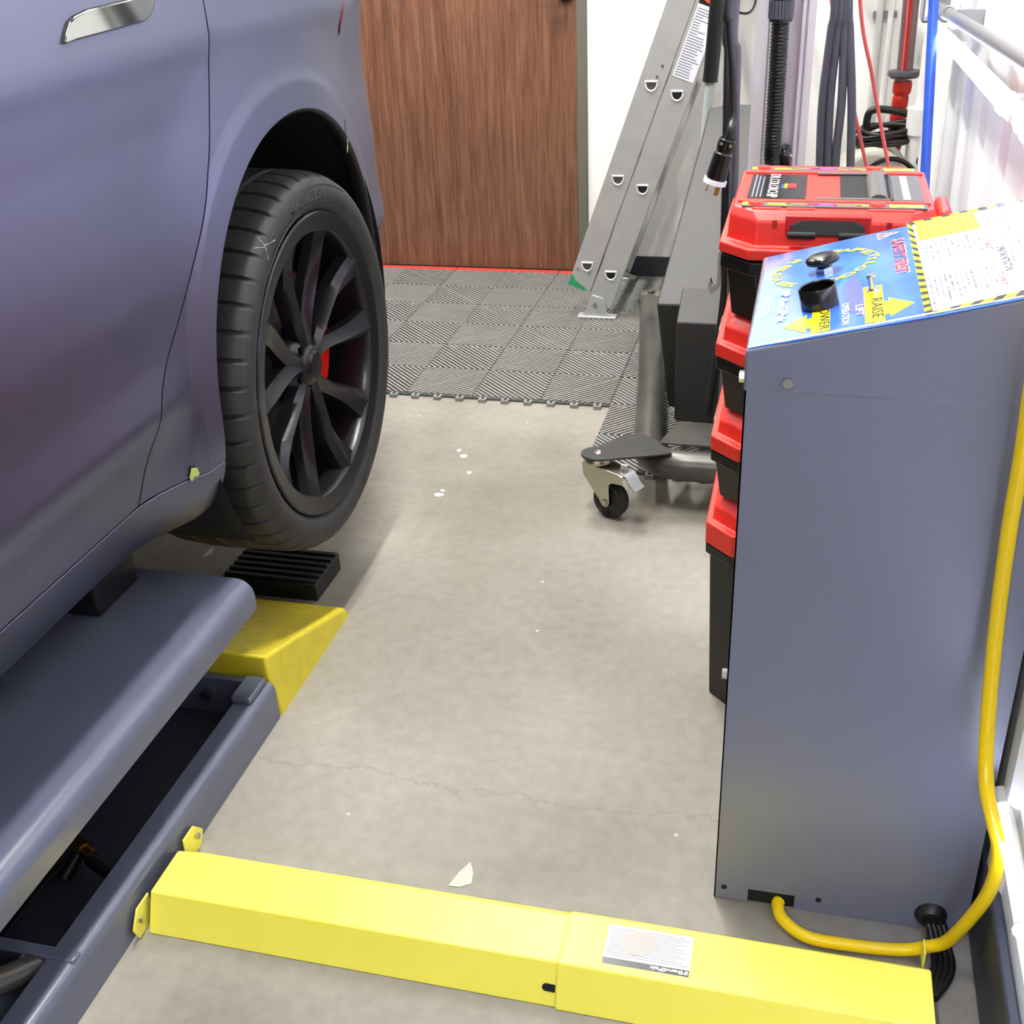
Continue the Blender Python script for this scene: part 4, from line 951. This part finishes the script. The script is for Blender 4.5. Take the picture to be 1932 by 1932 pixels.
MB().prism([(-.22, 3.0, .5), (-.22, 3.35, .72), (-.22, 3.42, .69), (-.22, 3.42, .2), (-.22, 3.05, .2)], (.13, 0, 0)).build('rear_block', 'blackpc', sd, bevel=.006)
# aluminium mast: extruded profile with grooves
mx0, mx1, my0, my1 = -.157, -.021, 2.96, 3.06
mp = [(mx0, my0+.03), (mx0, my0), (mx0+.030, my0), (mx0+.030, my0+.010), (mx0+.036, my0+.010), (mx0+.036, my0), (mx0+.045, my0), (mx0+.045, my0+.022), (mx1-.030, my0+.022), (mx1-.030, my0), (mx1-.022, my0), (mx1-.022, my0+.012), (mx1-.016, my0+.012), (mx1-.016, my0), (mx1, my0), (mx1, my0+.03), (mx1, my1), (mx0, my1)]
MB().loft([[(x, y, z) for x, y in mp] for z in (.13, 2.35)]).build('mast', 'alu_s', sd, smooth=0)
MB().box((mx0-.01, my0-.01, 2.35), (mx1+.01, my1+.01, 2.37)).build('mast_cap', 'plastic_blk', sd, bevel=.003)
MB().box((mx0-.008, my0-.018, .125), (mx1+.008, my1+.02, .20)).build('mast_foot', 'tube_blk', sd, bevel=.004)
mxm = (mx0+mx1)/2
pw = pl((1480, 292), 1, my0-.02); hk = MB().tube([(mxm, my0+.02, 1.80), (mxm, my0-.12, 1.80), (mxm, my0-.13, 1.83)], .008, 10).build('hook', 'plastic_blk', sd)
wr = MB().lathe([(.008, -.008), (.026, -.010), (.030, 0), (.026, .010), (.008, .008)], (pw.x+.002, my0-.012, pw.z-.005), (1, 0, 0), 28).build('guide_roller', 'blk', sd, smooth=50)
MB().cyl((pw.x-.012, my0-.012, pw.z-.005), (pw.x+.018, my0-.012, pw.z-.005), .008, 12).build('roller_axle', 'zinc', wr)
# ribbed hose down the mast
hp_ = [pl(p, 1, yy) for p, yy in (((1458, 330), 2.92), ((1457, 290), 2.92), ((1461, 230), 2.915), ((1468, 120), 2.905), ((1473, 36), 2.90))]
hp_ = [Vector((hp_[0].x, 2.93, .45)), Vector((hp_[0].x, 2.925, .58))]+hp_
sp_ = spline(hp_, 20); tot = 0; fine = [sp_[0]]
acc = 0
for a_, b_ in zip(sp_, sp_[1:]):
    L_ = (b_-a_).length; n_ = max(1, int(L_/.0016))
    for k in range(1, n_+1): fine.append(a_.lerp(b_, k/n_))
dist = 0; rad = []
for k, p in enumerate(fine):
    if k: dist += (p-fine[k-1]).length
    rad.append(.0198+.0013*math.sin(2*PI*dist/.0080))
hz_t = thing('ribbed_hose', 'black ribbed flexible hose hanging down in front of aluminium mast', 'hose', fine[0])
MB().tube(fine, rad, 16).build('corrugated_tube', 'blk', hz_t, smooth=80)
te = fine[-1]
cf = MB().cyl(te-Vector((0, 0, .005)), te+Vector((.001, 0, .048)), .0265, 24).build('cuff', 'plastic_blk', hz_t)
MB().loft([[te+Vector((.0265*f*math.cos(a)+.0, .0265*f*math.sin(a), zz)) for a, f in [(2*PI*k/48, 1.09 if k % 2 else 1.0) for k in range(48)]] for zz in (.002, .040)]).build('ribbed_collar', 'cord', cf, smooth=0)
MB().cyl(te+Vector((0, 0, .045)), te+Vector((.004, -.01, 1.0)), .022, 18).build('upper_tube', 'blk', hz_t)
# cables hanging left of the mast, with twist-lock plug
def cable(pxs, yy, r_, m_, label, grp, extra_top=1.8, low=None):
    pts = []
    for p in pxs: pts.append(pl(p[:2], 1, p[2] if len(p) > 2 else yy))
    pts.append(Vector((pts[-1].x*.6+mxm*.4, pts[-1].y*.5+(my0-.06)*.5, extra_top-.1))); pts.append(Vector((mxm, my0-.06, extra_top+.012)))
    if low is not None: pts = [Vector(l_) for l_ in low]+pts
    return tag(MB().tube(spline(pts, 8), r_, 10).build('hanging_cable', m_, smooth=80, origin=pts[0]), label, 'cable', grp)
G1 = 'dark cables hanging left of the mast'
cable([(1366, 560, 2.62), (1366, 470, 2.62), (1370, 330, 2.64), (1372, 200, 2.66), (1374, 100, 2.68), (1377, 0, 2.70)], 2.65, .0095, 'cord_blk', 'thick black cable hanging in front of the black stand body', G1, low=[(-.20, 2.62, .16)])
cable([(1378, 560, 2.60), (1379, 470, 2.60), (1386, 330, 2.62), (1388, 200, 2.64), (1391, 100, 2.66), (1389, 0, 2.68)], 2.65, .0090, 'cord', 'thick charcoal cable hanging behind the power plug beside red toolbox', G1, low=[(-.17, 2.60, .16)])
plp = [pl((1362, 300), 1, 2.58), pl((1346, 352), 1, 2.58)]
ax_ = (plp[1]-plp[0]).normalized(); c_ = plp[0]-ax_*.012
plug = thing('power_plug', 'black twist-lock power plug with white rim and brass blades', 'plug', plp[1])
MB().lathe([(.0, -.032), (.017, -.032), (.019, -.030), (.019, -.010), (.0175, -.008), (.0175, -.003), (.0205, 0), (.0225, .048), (.0215, .056), (.0, .056)], c_, ax_, 28).build('plug_body', 'blk', plug, smooth=40)
MB().lathe([(.0, .056), (.0255, .056), (.0255, .066), (.0, .066)], c_, ax_, 28).build('rim', 'wht', plug)
sx_ = ax_.cross(Vector((0, 1, 0))).normalized()
for d_, ln_2 in ((-.012, .020), (.010, .024)):
    q0 = c_+ax_*.066+sx_*d_; ww = .0015 if d_ < 0 else .005
    MB().prism([q0-sx_*ww-Vector((0, .004, 0)), q0+sx_*ww-Vector((0, .004, 0)), q0+sx_*ww+Vector((0, .004, 0)), q0-sx_*ww+Vector((0, .004, 0))], ax_*ln_2).build('blade', 'brass', plug)
for d_ in (-.010, .010):
    q0 = c_+ax_*-.022+sx_*d_+Vector((0, -.019, 0)); MB().cyl(q0, q0+Vector((0, .004, 0)), .0035, 10).build('screw', 'zinc', plug)
top_ = c_-ax_*.032
pth = [top_+ax_*.01, top_-ax_*.02]+[pl(p, 1, 2.60) for p in ((1383, 215), (1381, 120), (1375, 40), (1378, -30))]
pth += [Vector((pth[-1].x*.6+mxm*.4, 2.75, 1.7)), Vector((mxm, my0-.06, 1.815))]
MB().tube(spline(pth, 8), .0088, 10).build('plug_lead', 'cord_blk', plug, smooth=80)
# dark grey cables right of the mast, hanging in a loop
G2 = 'grey cables looped right of the mast'
for xb_, xm_, xt_, lab in ((1547, 1552, 1577, 'dark grey looped cable hanging closest to the aluminium mast'), (1562, 1566, 1588, 'dark grey looped cable hanging second from the aluminium mast'), (1577, 1588, 1596, 'dark grey looped cable hanging third from the aluminium mast'), (1605, 1607, 1601, 'dark grey looped cable hanging apart from the rest, before cream machine')):
    pts = [pl((xb_-2, 420), 1, 3.10), pl((xb_, 300), 1, 3.10), pl((xm_, 190), 1, 3.10), pl(((xm_*.35+xt_*.65), 60), 1, 3.10), pl((xt_, -10), 1, 3.09)]
    pts += [Vector((pts[-1].x*.5-.01, 3.07, 1.5)), Vector((.012, 3.085, 2.1)), Vector((.006, 3.075, 2.37)), Vector((mxm, 3.01, 2.383))]
    pts = [Vector((pts[0].x, 3.11, .20)), Vector((pts[0].x, 3.105, .35))]+pts
    tag(MB().tube(spline(pts, 8), .0105, 12).build('looped_cable', 'cord', smooth=80, origin=pts[0]), lab, 'cable', G2)
# red cords
for a_, b_, lab in (((1568, -10), (1633, 306), 'thin red rope passing behind the hanging grey cables'), ((1622, -10), (1676, 312), 'thin red rope stretched down in front of the upright wall pipe')):
    pts = [pl((b_[0]+14, b_[1]+70), 1, 3.3), pl(b_, 1, 3.3), pl(((a_[0]+b_[0])/2-2, (a_[1]+b_[1])/2), 1, 3.3), pl(a_, 1, 3.3)]
    pts += [Vector((pts[-1].x-.05, 3.25, 1.5)), Vector((.015, 3.10, 2.2)), Vector((.0, 3.075, 2.375)), Vector((mxm+.02, 3.02, 2.376))]
    pts = [Vector((pts[0].x+.03, 3.3, .01)), Vector((pts[0].x+.02, 3.3, .25))]+pts
    tag(MB().tube(spline(pts, 8), .0048, 8).build('red_rope', 'cordred', smooth=80, origin=pts[0]), lab, 'rope', 'red ropes behind the toolboxes')
# black-gripped pole standing by the stand
pa, pb = pl((1340, 154), 1, 3.5), pl((1357, -30), 1, 3.5); dvp = (pb-pa).normalized(); bot = pa-dvp*(pa.z-.02)/dvp.z
po = thing('gripped_pole', 'grey pole with black foam grip leaning behind the black stand', 'pole', bot)
tp2 = pa+dvp*1.0
MB().cyl(bot, tp2, .014, 18).build('pole', mat('pale_grey_pole', (170, 176, 178), .35), po); MB().cyl(pa, pa+dvp*.6, .0215, 20).build('grip', 'cord_blk', po)

# ------------------------------------------------------------------ THINGS IN THE CORNER
# pipes on the back wall
for xpx, rr, lab in ((1652, .011, 'painted metal pipe fixed upright on back wall beside the red cord'), (1673, .009, 'thin white painted pipe fixed upright on the back wall')):
    q = pl((xpx, 100), 1, YB-.02); t_ = thing('wall_pipe', lab, 'pipe', (q.x, YB-.02, 0))
    MB().cyl((q.x, YB-.018, .1), (q.x, YB-.018, 2.6), rr, 14).build('pipe', 'pvc' if rr < .01 else mat('painted_pipe', (205, 205, 203), .4), t_)
    for zz in (.9, 1.8): MB().box((q.x-.02, YB-.008-rr, zz), (q.x+.02, YB, zz+.02)).build('strap', 'galv', t_)
q = pl((1660, 40), 1, YB)
# white pvc fitting stack
q = pl((1727, 290), 1, 3.75); pv = thing('pvc_pipe', 'white plastic pipe with couplings standing upright in the corner', 'pipe', (q.x, 3.75, 0))
MB().cyl((q.x, 3.75, 0), (q.x, 3.75, .66), .030, 24).build('pipe', 'pvc', pv); MB().cyl((q.x, 3.75, .62), (q.x, 3.75, .70), .037, 24).build('coupling', 'pvc', pv, bevel=.003)
MB().cyl((q.x, 3.75, .70), (q.x, 3.75, 1.7), .016, 18).build('riser', 'pvc', pv); MB().cyl((q.x, 3.75, .40), (q.x, 3.75, .45), .036, 24).build('coupling', 'pvc', pv, bevel=.003)
# blue pole
a_, b_ = pl((1762, 0), 1, 2.74), pl((1746, 320), 1, 2.66); dd = (a_-b_).normalized(); bot = b_-dd*((b_.z-.014)/dd.z)
o = MB().cyl(bot, a_+dd*.9, .0105, 18).build('blue_pole', 'blue_pole', origin=bot); tag(o, 'blue plastic pole standing upright between toolboxes and white ribbed wall', 'pole')
# red-handled tool in a smoked tube
yy = 3.9; c0, c1, c2, c3 = pl((1692, 232), 1, yy), pl((1704, 152), 1, yy), pl((1706, 140), 1, yy), pl((1722, -30), 1, yy)
rt = thing('red_handled_tool', 'long tool with red ribbed grip and black collar below a smoked tube', 'tool', c0)
av = (c1-c0).normalized(); gr_ = []
n_ = 40
low = c0-av*.16
gpath = [low.lerp(c1, k/n_) for k in range(n_+1)]
MB().tube(gpath, [.022+.0022*(1 if (k % 6) < 4 else 0)+(.004 if k > 34 else 0) for k in range(n_+1)], 20).build('grip', 'redtool', rt, smooth=40)
MB().lathe([(.020, -.012), (.040, -.010), (.050, .0), (.048, .010), (.030, .014), (.020, .014)], c2, (c3-c2).normalized(), 32).build('collar', 'cord', rt, smooth=50)
MB().cyl(c2, c3+(c3-c2).normalized()*.5, .0245, 24).build('tube', 'cleartube', rt)
s_o = Vector((-.008, -.0235, 0)); MB().tube([c2+s_o, c3+s_o], .004, 8).build('red_stripe', 'cordred', rt)
s_o = Vector((.0, -.0255, 0)); MB().tube([c2+s_o, c3+s_o], .003, 8).build('red_stripe', 'redtool', rt)
MB().cyl((low.x, low.y, 0), low, .012, 14).build('lower_rod', 'cord_blk', rt)
# cream machine with a coiled black cord on top
mq = pl((1640, 300), 1, 3.78); mcx = mq.x+.012
mc = thing('cream_machine', 'cream rounded floor machine with black trim standing in the corner', 'machine', (mcx, 3.8, 0))
ZM = .375
ring = []
for k in range(21):
    a = PI*k/20; ring.append((mcx-.135*math.cos(a), ZM+(.215*math.sin(a) if math.sin(a) > 0 else 0)))
ring = [(mcx-.135, .02)]+ring+[(mcx+.135, .02)]
MB().loft([[(x, y, z) for x, z in ring] for y in (3.70, 3.92)]).build('body', 'cream', mc, bevel=.02, seg=3)
for s_, w_ in ((.86, .012), (.55, .016)):
    tr = [Vector((mcx+.02-.135*s_*math.cos(PI*k/24)+.03, 3.697, ZM+.215*s_*math.sin(PI*k/24))) for k in range(5, 20)]
    MB().tube(tr, w_*.6, 8).build('trim', 'blk', mc)
MB().box((mcx+.055, 3.69, .475), (mcx+.135, 3.90, .515)).build('vent_housing', 'cream', mc, bevel=.006)
for k in range(8): MB().box((mcx+.06+k*.009, 3.6885, .48), (mcx+.063+k*.009, 3.6905, .51)).build('vent_slot', 'gap', mc)
MB().tube(spline([(mcx-.02, 3.80, .56), (mcx-.03, 3.80, .655), (mcx-.005, 3.80, .685), (mcx+.09, 3.80, .67), (mcx+.11, 3.80, .64), (mcx+.11, 3.80, .54)]), .011, 12).build('handle', 'cord_blk', mc, smooth=80)
coil = []
rnd = random.Random(11)
for k in range(8*20+1):
    a = 2*PI*k/20; lay = k/160
    coil.append((mcx+.03+(.085+.014*math.sin(k*.13))*math.cos(a), 3.80+(.075+.012*math.cos(k*.21))*math.sin(a)-.0, .610+.022*math.sin(lay*PI*4.3)*.8+.01*math.sin(k*.37)+.008*math.cos(a)))
coil += [(mcx+.12, 3.74, .58), (mcx+.13, 3.72, .54)]
tag(MB().tube(spline(coil, 2), .0068, 8).build('coiled_cord', 'cord_blk', smooth=80, origin=(mcx, 3.8, .5)), 'black power cord coiled on top of cream machine', 'cord')

# ------------------------------------------------------------------ LITTER ON THE FLOOR
def scrap(pxs, m_, name, label, cat, th=.0008, grp=None):
    q = [fl(p) for p in pxs]; q = [Vector((a.x, a.y, .0003)) for a in q]
    return tag(MB().prism(q, (0, 0, th)).build(name, m_, origin=q[0]), label, cat, grp)
scrap(((888, 1627), (893, 1648), (890, 1668), (868, 1674), (846, 1672), (866, 1646)), mat('worn_tape', (184, 182, 172), .6), 'tape_remnant', 'pale triangular tape remnant stuck on the concrete before yellow cover', 'tape')
scrap(((404, 1031), (402, 1040), (398, 1046), (388, 1050), (380, 1053), (390, 1042)), 'scrap', 'paper_scrap', 'small pale paper scrap on floor under the car wheel', 'paper')
def blob(p, rx, ry, lab):
    q = fl(p); o_ = MB().prism([(q.x+rx*math.cos(a)*(1+.15*math.sin(3*a)), q.y+ry*math.sin(a)*(1+.12*math.cos(2*a)), .0003) for a in [2*PI*k/14 for k in range(14)]], (0, 0, .0006)).build('paint_splash', 'wht', bpy.data.objects['floor'])
for p, rx, ry in (((875, 861), .010, .011), ((866, 850), .005, .010), ((885, 892), .006, .008), ((828, 934), .012, .010), ((835, 926), .006, .006), ((882, 1652), .001, .001)): blob(p, rx, ry, '')
